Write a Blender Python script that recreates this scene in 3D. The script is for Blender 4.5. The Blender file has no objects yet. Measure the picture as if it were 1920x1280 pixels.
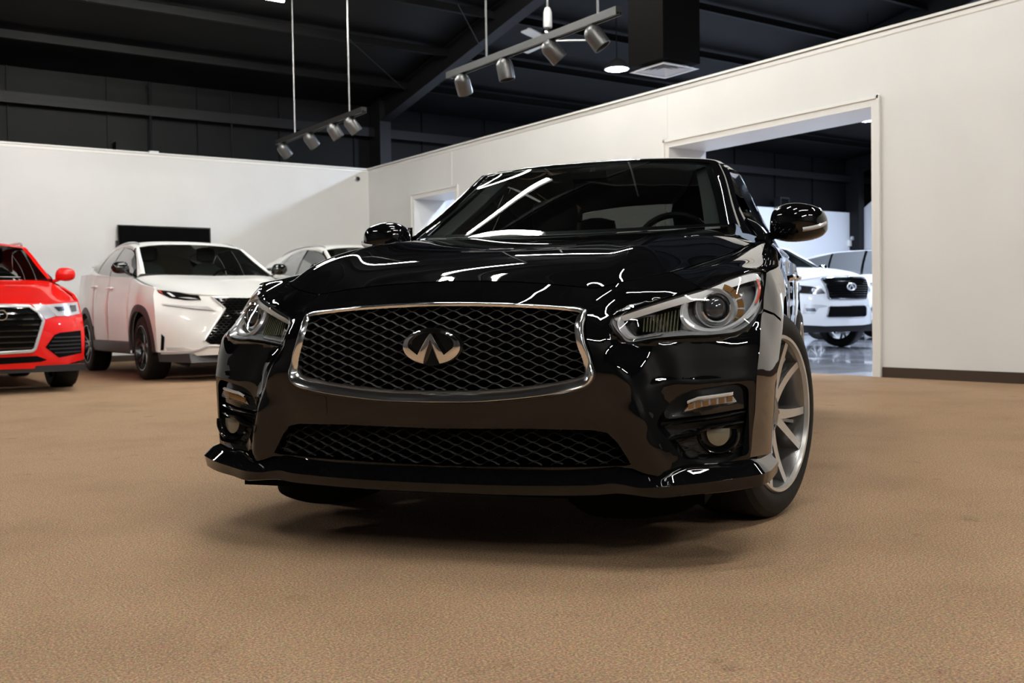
import bpy, bmesh, math, random
import numpy as np
from mathutils import Vector, Matrix
from mathutils.geometry import delaunay_2d_cdt
from mathutils.bvhtree import BVHTree
random.seed(5)
scn = bpy.context.scene
COL = scn.collection
PI = math.pi

# ------------------------------------------------------------------ camera, world, exposure, area lights
ROT = 3.779881411924494                     # heading of the black sedan in the hall
def Rz(a): return np.array([[math.cos(a), -math.sin(a), 0], [math.sin(a), math.cos(a), 0], [0, 0, 1.]])
cam = bpy.data.cameras.new('camera'); camo = bpy.data.objects.new('camera', cam); COL.objects.link(camo)
cam.sensor_width = 36; cam.lens = 36 * 1899.9 / 1920; cam.clip_end = 200; cam.clip_start = 0.05
_yaw, _pit, _rol = 3.463693507915971, -0.02931846951954247, -0.016136955290653142
_f = np.array([math.cos(_yaw) * math.cos(_pit), math.sin(_yaw) * math.cos(_pit), math.sin(_pit)])
_r0 = np.array([math.sin(_yaw), -math.cos(_yaw), 0]); _u0 = np.cross(_r0, _f)
_r = _r0 * math.cos(_rol) + _u0 * math.sin(_rol); _u = -_r0 * math.sin(_rol) + _u0 * math.cos(_rol)
_R = Rz(ROT); _C = _R @ np.array([3.375275, 1.064914, 0.670943])
_m = np.column_stack([_R @ _r, _R @ _u, -(_R @ _f)])
camo.matrix_world = Matrix(((*_m[0], _C[0]), (*_m[1], _C[1]), (*_m[2], _C[2]), (0, 0, 0, 1)))
cam.dof.use_dof = True; cam.dof.focus_distance = 2.75; cam.dof.aperture_fstop = 7.0
scn.camera = camo
w = bpy.data.worlds.new('world'); scn.world = w; w.use_nodes = True
w.node_tree.nodes['Background'].inputs[0].default_value = (0.6, 0.65, 0.8, 1)
w.node_tree.nodes['Background'].inputs[1].default_value = 0.02
vs = scn.view_settings; vs.view_transform = 'Standard'; vs.look = 'None'; vs.gamma = 1; vs.use_curve_mapping = False
vs.exposure = 0.42
scn.cycles.max_bounces = 8; scn.cycles.glossy_bounces = 5; scn.cycles.transparent_max_bounces = 12
scn.cycles.caustics_reflective = False; scn.cycles.caustics_refractive = False
scn.cycles.sample_clamp_indirect = 6.0
scn.cycles.use_denoising = True

# ------------------------------------------------------------------ materials
def mat(name, col, rough=0.5, metal=0.0, coat=0.0, spec=0.5, emit=None, estr=0, trans=0, ior=1.5):
    m = bpy.data.materials.new(name); m.use_nodes = True
    b = m.node_tree.nodes['Principled BSDF']
    b.inputs['Base Color'].default_value = (*col, 1); b.inputs['Roughness'].default_value = rough
    b.inputs['Metallic'].default_value = metal; b.inputs['Coat Weight'].default_value = coat
    b.inputs['Coat Roughness'].default_value = 0.02; b.inputs['Specular IOR Level'].default_value = spec
    b.inputs['Transmission Weight'].default_value = trans; b.inputs['IOR'].default_value = ior
    if emit: b.inputs['Emission Color'].default_value = (*emit, 1); b.inputs['Emission Strength'].default_value = estr
    return m
def N(m, t, **k):
    n = m.node_tree.nodes.new(t)
    for a, b in k.items():
        if a in n.inputs: n.inputs[a].default_value = b
        else: setattr(n, a, b)
    return n
def L(m, a, b): m.node_tree.links.new(a, b)
def noisy(m, c1, c2, scale, detail=4, bump=0, rough=None, coord='Object', bscale=None):
    b = m.node_tree.nodes['Principled BSDF']; tc = N(m, 'ShaderNodeTexCoord')
    n = N(m, 'ShaderNodeTexNoise'); n.inputs['Scale'].default_value = scale; n.inputs['Detail'].default_value = detail
    L(m, tc.outputs[coord], n.inputs['Vector'])
    r = N(m, 'ShaderNodeValToRGB'); r.color_ramp.elements[0].color = (*c1, 1); r.color_ramp.elements[1].color = (*c2, 1)
    r.color_ramp.elements[0].position = 0.35; r.color_ramp.elements[1].position = 0.65
    L(m, n.outputs['Fac'], r.inputs['Fac']); L(m, r.outputs['Color'], b.inputs['Base Color'])
    if bump:
        n2 = n
        if bscale:
            n2 = N(m, 'ShaderNodeTexNoise'); n2.inputs['Scale'].default_value = bscale; L(m, tc.outputs[coord], n2.inputs['Vector'])
        bp = N(m, 'ShaderNodeBump'); bp.inputs['Strength'].default_value = bump; bp.inputs['Distance'].default_value = 0.01
        L(m, n2.outputs['Fac'], bp.inputs['Height']); L(m, bp.outputs['Normal'], b.inputs['Normal'])
    return m, n, r
M = {}
M['black'] = mat('black_paint', (0.0025, 0.0025, 0.003), 0.35, 0, 1.0)
M['black'].node_tree.nodes['Principled BSDF'].inputs['Coat Roughness'].default_value = 0.012; M['black'].node_tree.nodes['Principled BSDF'].inputs['Specular IOR Level'].default_value = 0.0
M['white'] = mat('white_paint', (0.87, 0.865, 0.84), 0.3, 0, 0.8)
M['red'] = mat('red_paint', (0.78, 0.006, 0.003), 0.4, 0, 0.5, spec=0.2)
M['chrome'] = mat('chrome', (0.85, 0.85, 0.86), 0.08, 1)
M['darkchrome'] = mat('dark_chrome', (0.30, 0.30, 0.31), 0.16, 1)
M['plastic'] = mat('black_plastic', (0.012, 0.012, 0.013), 0.42)
M['gloss'] = mat('gloss_black_plastic', (0.004, 0.004, 0.004), 0.12, 0, 0.5)
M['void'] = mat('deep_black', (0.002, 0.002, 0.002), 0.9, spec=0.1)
M['rubber'] = mat('tyre_rubber', (0.012, 0.012, 0.012), 0.62)
noisy(M['rubber'], (0.004, 0.004, 0.004), (0.010, 0.010, 0.010), 60)
M['rubber'].node_tree.nodes['Principled BSDF'].inputs['Specular IOR Level'].default_value = 0.25
M['rim'] = mat('machined_rim', (0.66, 0.65, 0.63), 0.3, 0.7)
M['rimdark'] = mat('grey_rim_paint', (0.24, 0.235, 0.23), 0.25, 0.75, 0.4)
M['disc'] = mat('brake_steel', (0.35, 0.34, 0.33), 0.35, 1)
M['wood'] = mat('leather', (0.02, 0.02, 0.02), 0.5)
M['amber'] = mat('amber_reflector', (0.36, 0.19, 0.06), 0.25, 0.5, 0.5)
M['redlens'] = mat('red_reflector', (0.62, 0.09, 0.05), 0.25, 0, 0.5)
M['silver'] = mat('silver_reflector', (0.86, 0.86, 0.87), 0.16, 0.35, 0.6)
M['satin'] = mat('satin_silver', (0.55, 0.55, 0.56), 0.22, 0.35, 0.4)
M['foglens'] = mat('fog_glass', (0.20, 0.185, 0.14), 0.18, 0.3, 0.8)
M['projlens'] = mat('projector_glass', (0.05, 0.05, 0.055), 0.03, 0.2, 1.0)
def glass(name, tint, gloss=1.0, rough=0.0, ior=1.5):
    m = bpy.data.materials.new(name); m.use_nodes = True; nt = m.node_tree; nt.nodes.clear()
    o = N(m, 'ShaderNodeOutputMaterial'); t = N(m, 'ShaderNodeBsdfTransparent'); t.inputs[0].default_value = (*tint, 1)
    g = N(m, 'ShaderNodeBsdfGlossy'); g.inputs['Roughness'].default_value = rough; g.inputs['Color'].default_value = (gloss, gloss, gloss, 1)
    lw = N(m, 'ShaderNodeLayerWeight'); lw.inputs['Blend'].default_value = 0.5
    pw = N(m, 'ShaderNodeMath', operation='POWER'); L(m, lw.outputs['Facing'], pw.inputs[0]); pw.inputs[1].default_value = 5
    fr = N(m, 'ShaderNodeMath', operation='MULTIPLY_ADD'); L(m, pw.outputs[0], fr.inputs[0]); fr.inputs[1].default_value = 0.94; fr.inputs[2].default_value = 0.055
    mx = N(m, 'ShaderNodeMixShader')
    L(m, fr.outputs[0], mx.inputs[0]); L(m, t.outputs[0], mx.inputs[1]); L(m, g.outputs[0], mx.inputs[2]); L(m, mx.outputs[0], o.inputs[0]); return m
M['glass'] = glass('tinted_window_glass', (0.24, 0.265, 0.26))
M['lens'] = glass('clear_lamp_lens', (0.93, 0.94, 0.95))
M['darkglass'] = mat('dark_side_glass', (0.008, 0.009, 0.009), 0.03, 0, 0.6)
M['seat'] = mat('seat_leather', (0.035, 0.033, 0.03), 0.45)
M['lightseat'] = mat('grey_seat_leather', (0.25, 0.24, 0.23), 0.5)

# ------------------------------------------------------------------ object helpers
def link(o, parent=None):
    COL.objects.link(o)
    if parent is not None: o.parent = parent
    return o
def empty(name, loc=(0, 0, 0), rz=0, label=None, cat=None, group=None, scale=1):
    o = bpy.data.objects.new(name, None); link(o); o.location = loc; o.rotation_euler = (0, 0, rz); o.empty_display_size = 0.2
    o.scale = (scale,) * 3
    tag(o, label, cat, group); return o
def tag(o, label=None, cat=None, group=None, kind=None):
    if label: o['label'] = label
    if cat: o['category'] = cat
    if group: o['group'] = group
    if kind: o['kind'] = kind
    return o
def mesh(name, V, Fc, m, parent=None, smooth=True, sharp=35, loc=None, rot=None, merge=0.0):
    me = bpy.data.meshes.new(name); me.from_pydata([tuple(map(float, v)) for v in V], [], [tuple(map(int, f)) for f in Fc]); 
    if merge:
        bm = bmesh.new(); bm.from_mesh(me); bmesh.ops.remove_doubles(bm, verts=bm.verts, dist=merge); bm.to_mesh(me); bm.free()
    me.materials.append(m)
    if smooth:
        me.polygons.foreach_set('use_smooth', [True] * len(me.polygons))
        if sharp: me.set_sharp_from_angle(angle=math.radians(sharp))
    me.update()
    o = bpy.data.objects.new(name, me); link(o, parent)
    if loc is not None: o.location = loc
    if rot is not None: o.rotation_euler = rot
    return o
class MB:
    def __init__(s): s.v = []; s.f = []
    def add(s, V, Fc):
        b = len(s.v); s.v += [tuple(map(float, v)) for v in V]; s.f += [tuple(int(i) + b for i in f) for f in Fc]; return s
    def box(s, x0, x1, y0, y1, z0, z1):
        V = [(x, y, z) for x in (x0, x1) for y in (y0, y1) for z in (z0, z1)]
        return s.add(V, [(0, 1, 3, 2), (4, 6, 7, 5), (0, 4, 5, 1), (2, 3, 7, 6), (0, 2, 6, 4), (1, 5, 7, 3)])
    def obox(s, c, ax, ay, az):     # oriented box, half-vectors
        c, ax, ay, az = map(np.array, (c, ax, ay, az))
        V = [c + i * ax + j * ay + k * az for i in (-1, 1) for j in (-1, 1) for k in (-1, 1)]
        return s.add(V, [(0, 1, 3, 2), (4, 6, 7, 5), (0, 4, 5, 1), (2, 3, 7, 6), (0, 2, 6, 4), (1, 5, 7, 3)])
    def tube(s, P, r, n=10, closed=False, cap=True, up=None, prof=None):
        P = np.array(P, float); k = len(P); T = np.gradient(P, axis=0)
        if closed: T = np.roll(P, -1, 0) - np.roll(P, 1, 0)
        T /= np.linalg.norm(T, axis=1)[:, None] + 1e-12
        V = []; rr = np.broadcast_to(r, (k,))
        up = np.array(up if up is not None else (0, 0, 1.)); 
        if abs(T[0] @ up) > .95: up = np.array((1., 0, 0))
        for i in range(k):
            a = np.cross(T[i], up); a /= np.linalg.norm(a) + 1e-12; b = np.cross(a, T[i])
            for j in range(n):
                if prof is not None: u, w_ = prof[j]
                else: u, w_ = math.cos(2 * PI * j / n), math.sin(2 * PI * j / n)
                V.append(P[i] + rr[i] * (u * a + w_ * b))
        Fc = []
        for i in range(k if closed else k - 1):
            i2 = (i + 1) % k
            for j in range(n): Fc.append((i * n + j, i * n + (j + 1) % n, i2 * n + (j + 1) % n, i2 * n + j))
        if cap and not closed: Fc += [tuple(range(n)), tuple((k - 1) * n + j for j in range(n - 1, -1, -1))]
        return s.add(V, Fc)
    def lathe(s, prof, n=32, M4=None, cap=False):      # prof (r, h) about local Z
        V = [(r * math.cos(2 * PI * j / n), r * math.sin(2 * PI * j / n), h) for r, h in prof for j in range(n)]
        if M4 is not None: V = [M4 @ Vector(v) for v in V]
        Fc = [(i * n + j, i * n + (j + 1) % n, (i + 1) * n + (j + 1) % n, (i + 1) * n + j) for i in range(len(prof) - 1) for j in range(n)]
        if cap: Fc += [tuple(range(n - 1, -1, -1)), tuple((len(prof) - 1) * n + j for j in range(n))]
        return s.add(V, Fc)
    def grid(s, G, flip=False):
        G = np.array(G); a, b = G.shape[:2]
        Fc = [(i * b + j, (i + 1) * b + j, (i + 1) * b + j + 1, i * b + j + 1) for i in range(a - 1) for j in range(b - 1)]
        if flip: Fc = [f[::-1] for f in Fc]
        return s.add(G.reshape(-1, 3), Fc)
    def mirror(s):      # add the y-mirrored copy
        n = len(s.v); s.v += [(x, -y, z) for x, y, z in s.v]; s.f += [tuple(i + n for i in f[::-1]) for f in s.f]; return s
    def build(s, name, m, parent=None, **k): return mesh(name, s.v, s.f, m, parent, **k)
def cr(P, n, closed=False):          # centripetal-ish Catmull-Rom through control points (k, d) -> sampled, n per span
    P = np.array(P, float); k = len(P)
    if closed: Q = np.concatenate([P[-1:], P, P[:2]])
    else: Q = np.concatenate([2 * P[:1] - P[1:2], P, 2 * P[-1:] - P[-2:-1]])
    out = []
    for i in range(k if closed else k - 1):
        p0, p1, p2, p3 = Q[i:i + 4]
        for t in np.arange(n) / n:
            out.append(0.5 * ((2 * p1) + (p2 - p0) * t + (2 * p0 - 5 * p1 + 4 * p2 - p3) * t * t + (3 * p1 - p0 - 3 * p2 + p3) * t ** 3))
    if not closed: out.append(P[-1])
    return np.array(out)
def crgrid(G, nu, nv):
    G = np.array(G, float); a, b = G.shape[:2]
    H = cr(G.reshape(a, -1), nu).reshape(-1, b, 3)
    return np.stack([cr(h, nv) for h in H])
def tps(P, lam=1e-5):
    P = np.array(P, float); A = P[:, :2]; n = len(A); d = np.linalg.norm(A[:, None] - A[None], axis=2)
    K = np.where(d > 0, d * d * np.log(d + 1e-12), 0) + np.diag(np.broadcast_to(lam, (n,))); Q = np.hstack([np.ones((n, 1)), A])
    wv = np.linalg.solve(np.block([[K, Q], [Q.T, np.zeros((3, 3))]]), np.r_[P[:, 2], 0, 0, 0])
    def ev(a, b):
        a = np.asarray(a, float); b = np.asarray(b, float); q = np.stack([a.ravel(), b.ravel()], 1)
        d = np.linalg.norm(q[:, None] - A[None], axis=2); K = np.where(d > 0, d * d * np.log(d + 1e-12), 0)
        return (K @ wv[:-3] + wv[-3] + q @ wv[-2:]).reshape(a.shape)
    return ev
def inside(p, poly):
    x, y = p; c = False; j = len(poly) - 1
    for i in range(len(poly)):
        xi, yi = poly[i]; xj, yj = poly[j]
        if (yi > y) != (yj > y) and x < (xj - xi) * (y - yi) / (yj - yi) + xi: c = not c
        j = i
    return c
def inside_np(Q, poly):
    Q = np.asarray(Q); c = np.zeros(len(Q), bool); p = np.asarray(poly); j = len(p) - 1
    for i in range(len(p)):
        xi, yi = p[i]; xj, yj = p[j]
        k = ((yi > Q[:, 1]) != (yj > Q[:, 1]))
        with np.errstate(divide='ignore', invalid='ignore'):
            k &= Q[:, 0] < (xj - xi) * (Q[:, 1] - yi) / (yj - yi) + xi
        c ^= k; j = i
    return c
def densify(poly, step, closed=True):
    P = [np.array(p, float) for p in poly]; out = []
    for i in range(len(P) if closed else len(P) - 1):
        a, b = P[i], P[(i + 1) % len(P)]; n = max(1, int(math.ceil(np.linalg.norm(b - a) / step)))
        out += [a + (b - a) * t / n for t in range(n)]
    if not closed: out.append(P[-1])
    return np.array(out)
def roundpoly(poly, r=0.02, n=5):      # rounds the corners
    P = [np.array(p, float) for p in poly]; out = []
    for i in range(len(P)):
        a, b, c = P[i - 1], P[i], P[(i + 1) % len(P)]
        u = a - b; v = c - b; lu, lv = np.linalg.norm(u), np.linalg.norm(v); q = min(r, lu * .45, lv * .45)
        s, e = b + u / lu * q, b + v / lv * q
        for t in np.linspace(0, 1, n): out.append((1 - t) ** 2 * s + 2 * t * (1 - t) * b + t * t * e)
    return np.array(out)
def cdt(outer, holes=(), step=0.015):
    outer = np.asarray(outer, float); lo, hi = outer.min(0), outer.max(0)
    loops = [outer] + [np.asarray(h, float) for h in holes]; V = []; E = []; loopidx = []
    for lp in loops:
        b = len(V); V += [Vector(p) for p in lp]; E += [(b + i, b + (i + 1) % len(lp)) for i in range(len(lp))]
    gx = np.arange(lo[0] + step * .5, hi[0], step); gy = np.arange(lo[1] + step * .5, hi[1], step * .87)
    G = np.array([(x + (step / 2 if k % 2 else 0), y) for k, y in enumerate(gy) for x in gx])
    if len(G):
        ok = inside_np(G, outer)
        for h in loops[1:]: ok &= ~inside_np(G, h)
        G = G[ok]
        B = np.concatenate([densify(lp, step * .6) for lp in loops])
        if len(G):
            d = np.array([np.min(np.sum((B - g) ** 2, 1)) for g in G]); G = G[d > (step * .42) ** 2]
        V += [Vector(g) for g in G]
    ov, oe, of, a, b, c = delaunay_2d_cdt(V, E, [], 0, 1e-7)
    pts = np.array([tuple(v) for v in ov]); tri = [tuple(f) for f in of]
    cen = np.array([pts[list(t)].mean(0) for t in tri]); ok = inside_np(cen, outer)
    for h in loops[1:]: ok &= ~inside_np(cen, h)
    tri = [t for t, k in zip(tri, ok) if k]
    T = []
    for t in tri:
        p = pts[list(t)]; ar = (p[1][0] - p[0][0]) * (p[2][1] - p[0][1]) - (p[2][0] - p[0][0]) * (p[1][1] - p[0][1])
        T.append(t if ar > 0 else t[::-1])
    return pts, T, loops
def panel(outer, holes, f3, step=0.015, lips=(), lipvec=None, flip=False, mb=None):
    """CDT of a 2D outline laid on a 3D surface f3(a, b) -> (n,3); lips: loops (index) that get an inward return of vector lipvec"""
    pts, T, loops = cdt(outer, holes, step); mb = mb or MB()
    V = f3(pts[:, 0], pts[:, 1]); mb.add(V, [t[::-1] if flip else t for t in T])
    for li in lips:
        lp = loops[li]; W = f3(lp[:, 0], lp[:, 1]); n = len(lp); W2 = W + (np.asarray(lipvec) if not callable(lipvec) else lipvec(lp))
        mb.add(np.concatenate([W, W2]), [(i, (i + 1) % n, n + (i + 1) % n, n + i) for i in range(n)])
    return mb

# ------------------------------------------------------------------ room
WX, FY, WH, TH = 6.25, 13.42, 3.24, 0.57        # right wall, far wall, wall height, wall thickness
def struct(name, mb, m, parent=None, **k):
    o = mb.build(name, m, parent, smooth=k.pop('smooth', False), **k)
    if parent is None: o['kind'] = 'structure'
    return o
wallm = mat('white_wall_paint', (0.74, 0.735, 0.72), 0.42, spec=0.35)
noisy(wallm, (0.725, 0.72, 0.705), (0.755, 0.75, 0.735), 1.3, 3, bump=0.03, bscale=60)
trimm = mat('white_trim_paint', (0.78, 0.77, 0.74), 0.35)
wall2 = mat('cool_white_wall_paint', (0.74, 0.75, 0.78), 0.5)
basem = mat('brown_vinyl_base', (0.045, 0.028, 0.019), 0.45)
darkm = mat('dark_painted_metal', (0.005, 0.005, 0.006), 0.55, spec=0.15)
noisy(darkm, (0.0017, 0.0017, 0.0021), (0.0036, 0.0036, 0.0041), 1.1, 5)
beamm = mat('dark_painted_beam', (0.0065, 0.0065, 0.0075), 0.5, spec=0.2)
beamdk = mat('black_painted_duct', (0.0022, 0.0021, 0.002), 0.8, spec=0.05)
# carpet
carp = mat('brown_carpet', (0.3, 0.2, 0.13), 0.95, spec=0.1)
def carpet_nodes(m):
    b = m.node_tree.nodes['Principled BSDF']; tc = N(m, 'ShaderNodeTexCoord')
    def nz(s, d=3, r=0.6):
        n = N(m, 'ShaderNodeTexNoise'); n.inputs['Scale'].default_value = s; n.inputs['Detail'].default_value = d; n.inputs['Roughness'].default_value = r
        L(m, tc.outputs['Object'], n.inputs['Vector']); return n
    n1 = nz(170, 4, 0.8); r1 = N(m, 'ShaderNodeValToRGB'); cr_ = r1.color_ramp
    cr_.elements[0].position = 0.34; cr_.elements[0].color = (0.13, 0.092, 0.064, 1); cr_.elements[1].position = 0.67; cr_.elements[1].color = (0.62, 0.405, 0.24, 1)
    e = cr_.elements.new(0.5); e.color = (0.335, 0.216, 0.132, 1)
    L(m, n1.outputs['Fac'], r1.inputs['Fac'])
    v = N(m, 'ShaderNodeTexVoronoi'); v.inputs['Scale'].default_value = 120; L(m, tc.outputs['Object'], v.inputs['Vector'])
    hs = N(m, 'ShaderNodeMixRGB', blend_type='OVERLAY'); hs.inputs[0].default_value = 0.09; L(m, r1.outputs[0], hs.inputs[1]); L(m, v.outputs['Color'], hs.inputs[2])
    n2 = nz(1.6, 3); r2 = N(m, 'ShaderNodeValToRGB'); r2.color_ramp.elements[0].position = 0.3; r2.color_ramp.elements[0].color = (0.86, 0.86, 0.86, 1); r2.color_ramp.elements[1].position = 0.55; r2.color_ramp.elements[1].color = (1, 1, 1, 1)
    L(m, n2.outputs['Fac'], r2.inputs['Fac'])
    n3 = nz(4.2, 4); r3 = N(m, 'ShaderNodeValToRGB'); r3.color_ramp.elements[0].position = 0.27; r3.color_ramp.elements[0].color = (0.72, 0.71, 0.70, 1); r3.color_ramp.elements[1].position = 0.36; r3.color_ramp.elements[1].color = (1, 1, 1, 1)
    L(m, n3.outputs['Fac'], r3.inputs['Fac'])
    m1 = N(m, 'ShaderNodeMixRGB', blend_type='MULTIPLY'); m1.inputs[0].default_value = 1; L(m, hs.outputs[0], m1.inputs[1]); L(m, r2.outputs[0], m1.inputs[2])
    m2 = N(m, 'ShaderNodeMixRGB', blend_type='MULTIPLY'); m2.inputs[0].default_value = 1; L(m, m1.outputs[0], m2.inputs[1]); L(m, r3.outputs[0], m2.inputs[2])
    L(m, m2.outputs[0], b.inputs['Base Color'])
    bp = N(m, 'ShaderNodeBump'); bp.inputs['Strength'].default_value = 0.55; bp.inputs['Distance'].default_value = 0.006
    L(m, n1.outputs['Fac'], bp.inputs['Height']); L(m, bp.outputs['Normal'], b.inputs['Normal'])
carpet_nodes(carp)
struct('floor', MB().box(-9, WX + 0.02, -9, FY, -0.05, 0), carp)
# second hall floor: polished grey tiles laid one by one in view
tilem = mat('polished_grey_tile', (0.30, 0.30, 0.32), 0.12, 0, 0.4)
_, tn, tr = noisy(tilem, (0.17, 0.17, 0.18), (0.50, 0.50, 0.53), 1.2, 6)
tn.inputs['Distortion'].default_value = 1.2
fl2 = struct('floor', MB().box(WX + 0.02, 24, -4, FY, -0.05, -0.004), mat('grey_grout', (0.16, 0.16, 0.17), 0.5))
tbm = {}
TS = 1.22
def bev_tile(sx, sy):
    mb = MB(); e = 0.004
    V = [(0, 0, -.004), (sx, 0, -.004), (sx, sy, -.004), (0, sy, -.004), (e, e, 0), (sx - e, e, 0), (sx - e, sy - e, 0), (e, sy - e, 0)]
    return mb.add(V, [(4, 5, 6, 7), (0, 1, 5, 4), (1, 2, 6, 5), (2, 3, 7, 6), (3, 0, 4, 7)])
_t = bev_tile(TS - .006, .61 - .006).build('tile', tilem, fl2, smooth=False); _first = True
for i in range(11):
    for j in range(20):
        x = WX + 0.03 + i * TS; y = 0.2 + j * 0.61 + (0)
        if _first: t = _t; _first = False
        else: t = _t.copy(); COL.objects.link(t)
        t.location = (x, y, 0)
# right wall with two doorways
D1, D2, DH = (3.035, 5.78), (10.48, 11.78), 2.56
wr = MB()
ys = [-9, D1[0], D1[1], D2[0], D2[1], FY + .4]
for a, b in ((0, 1), (2, 3), (4, 5)): wr.box(WX, WX + TH, ys[a], ys[b], 0, WH)
for d in (D1, D2): wr.box(WX, WX + TH, d[0], d[1], DH, WH)
wall_r = struct('wall_right', wr, wallm)
wl = MB().box(-9, WX, FY, FY + 0.12, 0, WH); struct('wall_far', wl, wallm)
backm = mat('dark_charcoal_wall', (0.055, 0.053, 0.050), 0.6)
struct('wall_left', MB().box(-9.1, -9, -9, FY, 0, 5.2), backm)
struct('wall_back', MB().box(-9, WX, -9.1, -9, 0, 5.0), backm)
# seams of the drywall sheets on the right wall are proud battens
for y in (10.62, 5.83): struct('trim_1' if y > 8 else 'trim_2', MB().box(WX - .004, WX, y - .03, y + .03, DH + .1, WH - .08), wallm)
# caps along the top of the walls
def sweep_y(prof, x, y0, y1):      # profile (dx, z) along y
    V = [(x + dx, y, z) for y in (y0, y1) for dx, z in prof]; n = len(prof)
    return MB().add(V, [(i, (i + 1) % n, n + (i + 1) % n, n + i) for i in range(n)] + [tuple(range(n)), tuple(range(2 * n - 1, n - 1, -1))])
struct('trim_3', sweep_y([(-.03, WH - .012), (-.03, WH + .012), (TH + .03, WH + .012), (TH + .03, WH - .012), (-.008, WH - .02), (-.008, WH - .06), (0, WH - .07), (0, WH - .012)], WX, -9, FY), trimm)
struct('trim_4', MB().box(-9, WX, FY - .03, FY + .15, WH - .012, WH + .012).box(-9, WX, FY - .008, FY, WH - .06, WH - .012), trimm)
# casings
def casing(n, d):
    mb = MB(); w_ = .075
    for (a, b) in ((d[0] - w_, d[0]), (d[1], d[1] + w_)):
        mb.box(WX - .018, WX + .001, a, b, 0, DH + w_)
    mb.box(WX - .018, WX + .001, d[0], d[1], DH, DH + w_)
    mb.box(WX - .034, WX - .017, d[0] - w_ - .008, d[0] - w_ + .022, 0, DH + w_ + .008)
    mb.box(WX - .034, WX - .017, d[1] + w_ - .022, d[1] + w_ + .008, 0, DH + w_ + .008)
    mb.box(WX - .034, WX - .017, d[0] - w_, d[1] + w_, DH + w_ - .022, DH + w_ + .008)
    mb.box(WX - .018, WX + TH + .018, d[0] - .0, d[0] + .012, 0, DH - .012); mb.box(WX - .018, WX + TH + .018, d[1] - .012, d[1], 0, DH - .012)
    mb.box(WX - .018, WX + TH + .018, d[0], d[1], DH - .012, DH)
    o = struct('door_%d' % n, mb, trimm); return o
casing(1, D1); casing(2, D2)
bb = MB().box(WX - .012, WX, -9, D1[0] - .09, 0, .095).box(WX - .012, WX, D1[1] + .09, D2[0] - .09, 0, .095).box(WX - .012, WX, D2[1] + .09, FY, 0, .095)
struct('baseboard_right', bb, basem)
struct('baseboard_far', MB().box(-9, WX, FY - .012, FY, 0, .095), basem)
# second hall
struct('wall_second_hall_far', MB().box(WX + TH, 20.65, 13.72, 13.8, 0, 3.10), wall2)
struct('wall_second_hall_side', MB().add([(20.65, 13.8, 0), (20.65, -4, 0), (20.65, -4, 3.4), (20.65, 11.5, 4.6), (20.65, 13.72, 3.10), (20.7, 13.8, 0), (20.7, -4, 0), (20.7, -4, 3.4), (20.7, 11.5, 4.6), (20.7, 13.72, 3.10)],
        [(0, 1, 2, 3, 4), (9, 8, 7, 6, 5), (0, 5, 6, 1), (4, 9, 5, 0), (3, 8, 9, 4), (2, 7, 8, 3)]), wall2)
# building shell above the partitions: metal wall, girts, eave, sloping roof, purlins, frames
EY, EZ, SL = 13.85, 4.45, 0.20          # eave line and slope (rises towards the camera side)
def roofz(y): return EZ + SL * (EY - y) if y > 1.5 else EZ + SL * (EY - 1.5) - SL * (1.5 - y)
shell = struct('wall_upper', MB().box(-9, 24, EY, EY + .05, 0, EZ + .05), darkm)
for k in range(22):          # ribs of the metal wall sheets
    x = -8 + k * 1.42; mb = MB().box(x - .012, x + .012, EY - .03, EY, 3.0, EZ)
    mb.build('rib', darkm, shell, smooth=False)
yy = [EY + .1, 1.5, -9.1]
ro = MB()
for a, b in ((0, 1), (1, 2)):
    ro.add([(-9.1, yy[a], roofz(yy[a])), (24, yy[a], roofz(yy[a])), (24, yy[b], roofz(yy[b])), (-9.1, yy[b], roofz(yy[b]))], [(0, 1, 2, 3)])
ceil = struct('ceiling', ro, darkm)
def purlin(y):
    z = roofz(y); return MB().obox((7.5, y, z - .10), (16.6, 0, 0), (0, .02, 0), (0, 0, .06)).obox((7.5, y - .03, z - .16), (16.6, 0, 0), (0, .03, 0), (0, 0, .004))
y = 12.6
while y > -8:
    purlin(y).build('purlin', darkm, ceil, smooth=False); y -= 1.35
gz = 3.98
girt = MB().obox((7.5, EY - .10, gz), (16.6, 0, 0), (0, .10, 0), (0, 0, .055)).obox((7.5, EY - .19, gz - .075), (16.6, 0, 0), (0, .008, 0), (0, 0, .03))
girt.build('girt', beamm, shell, smooth=False)
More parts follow.
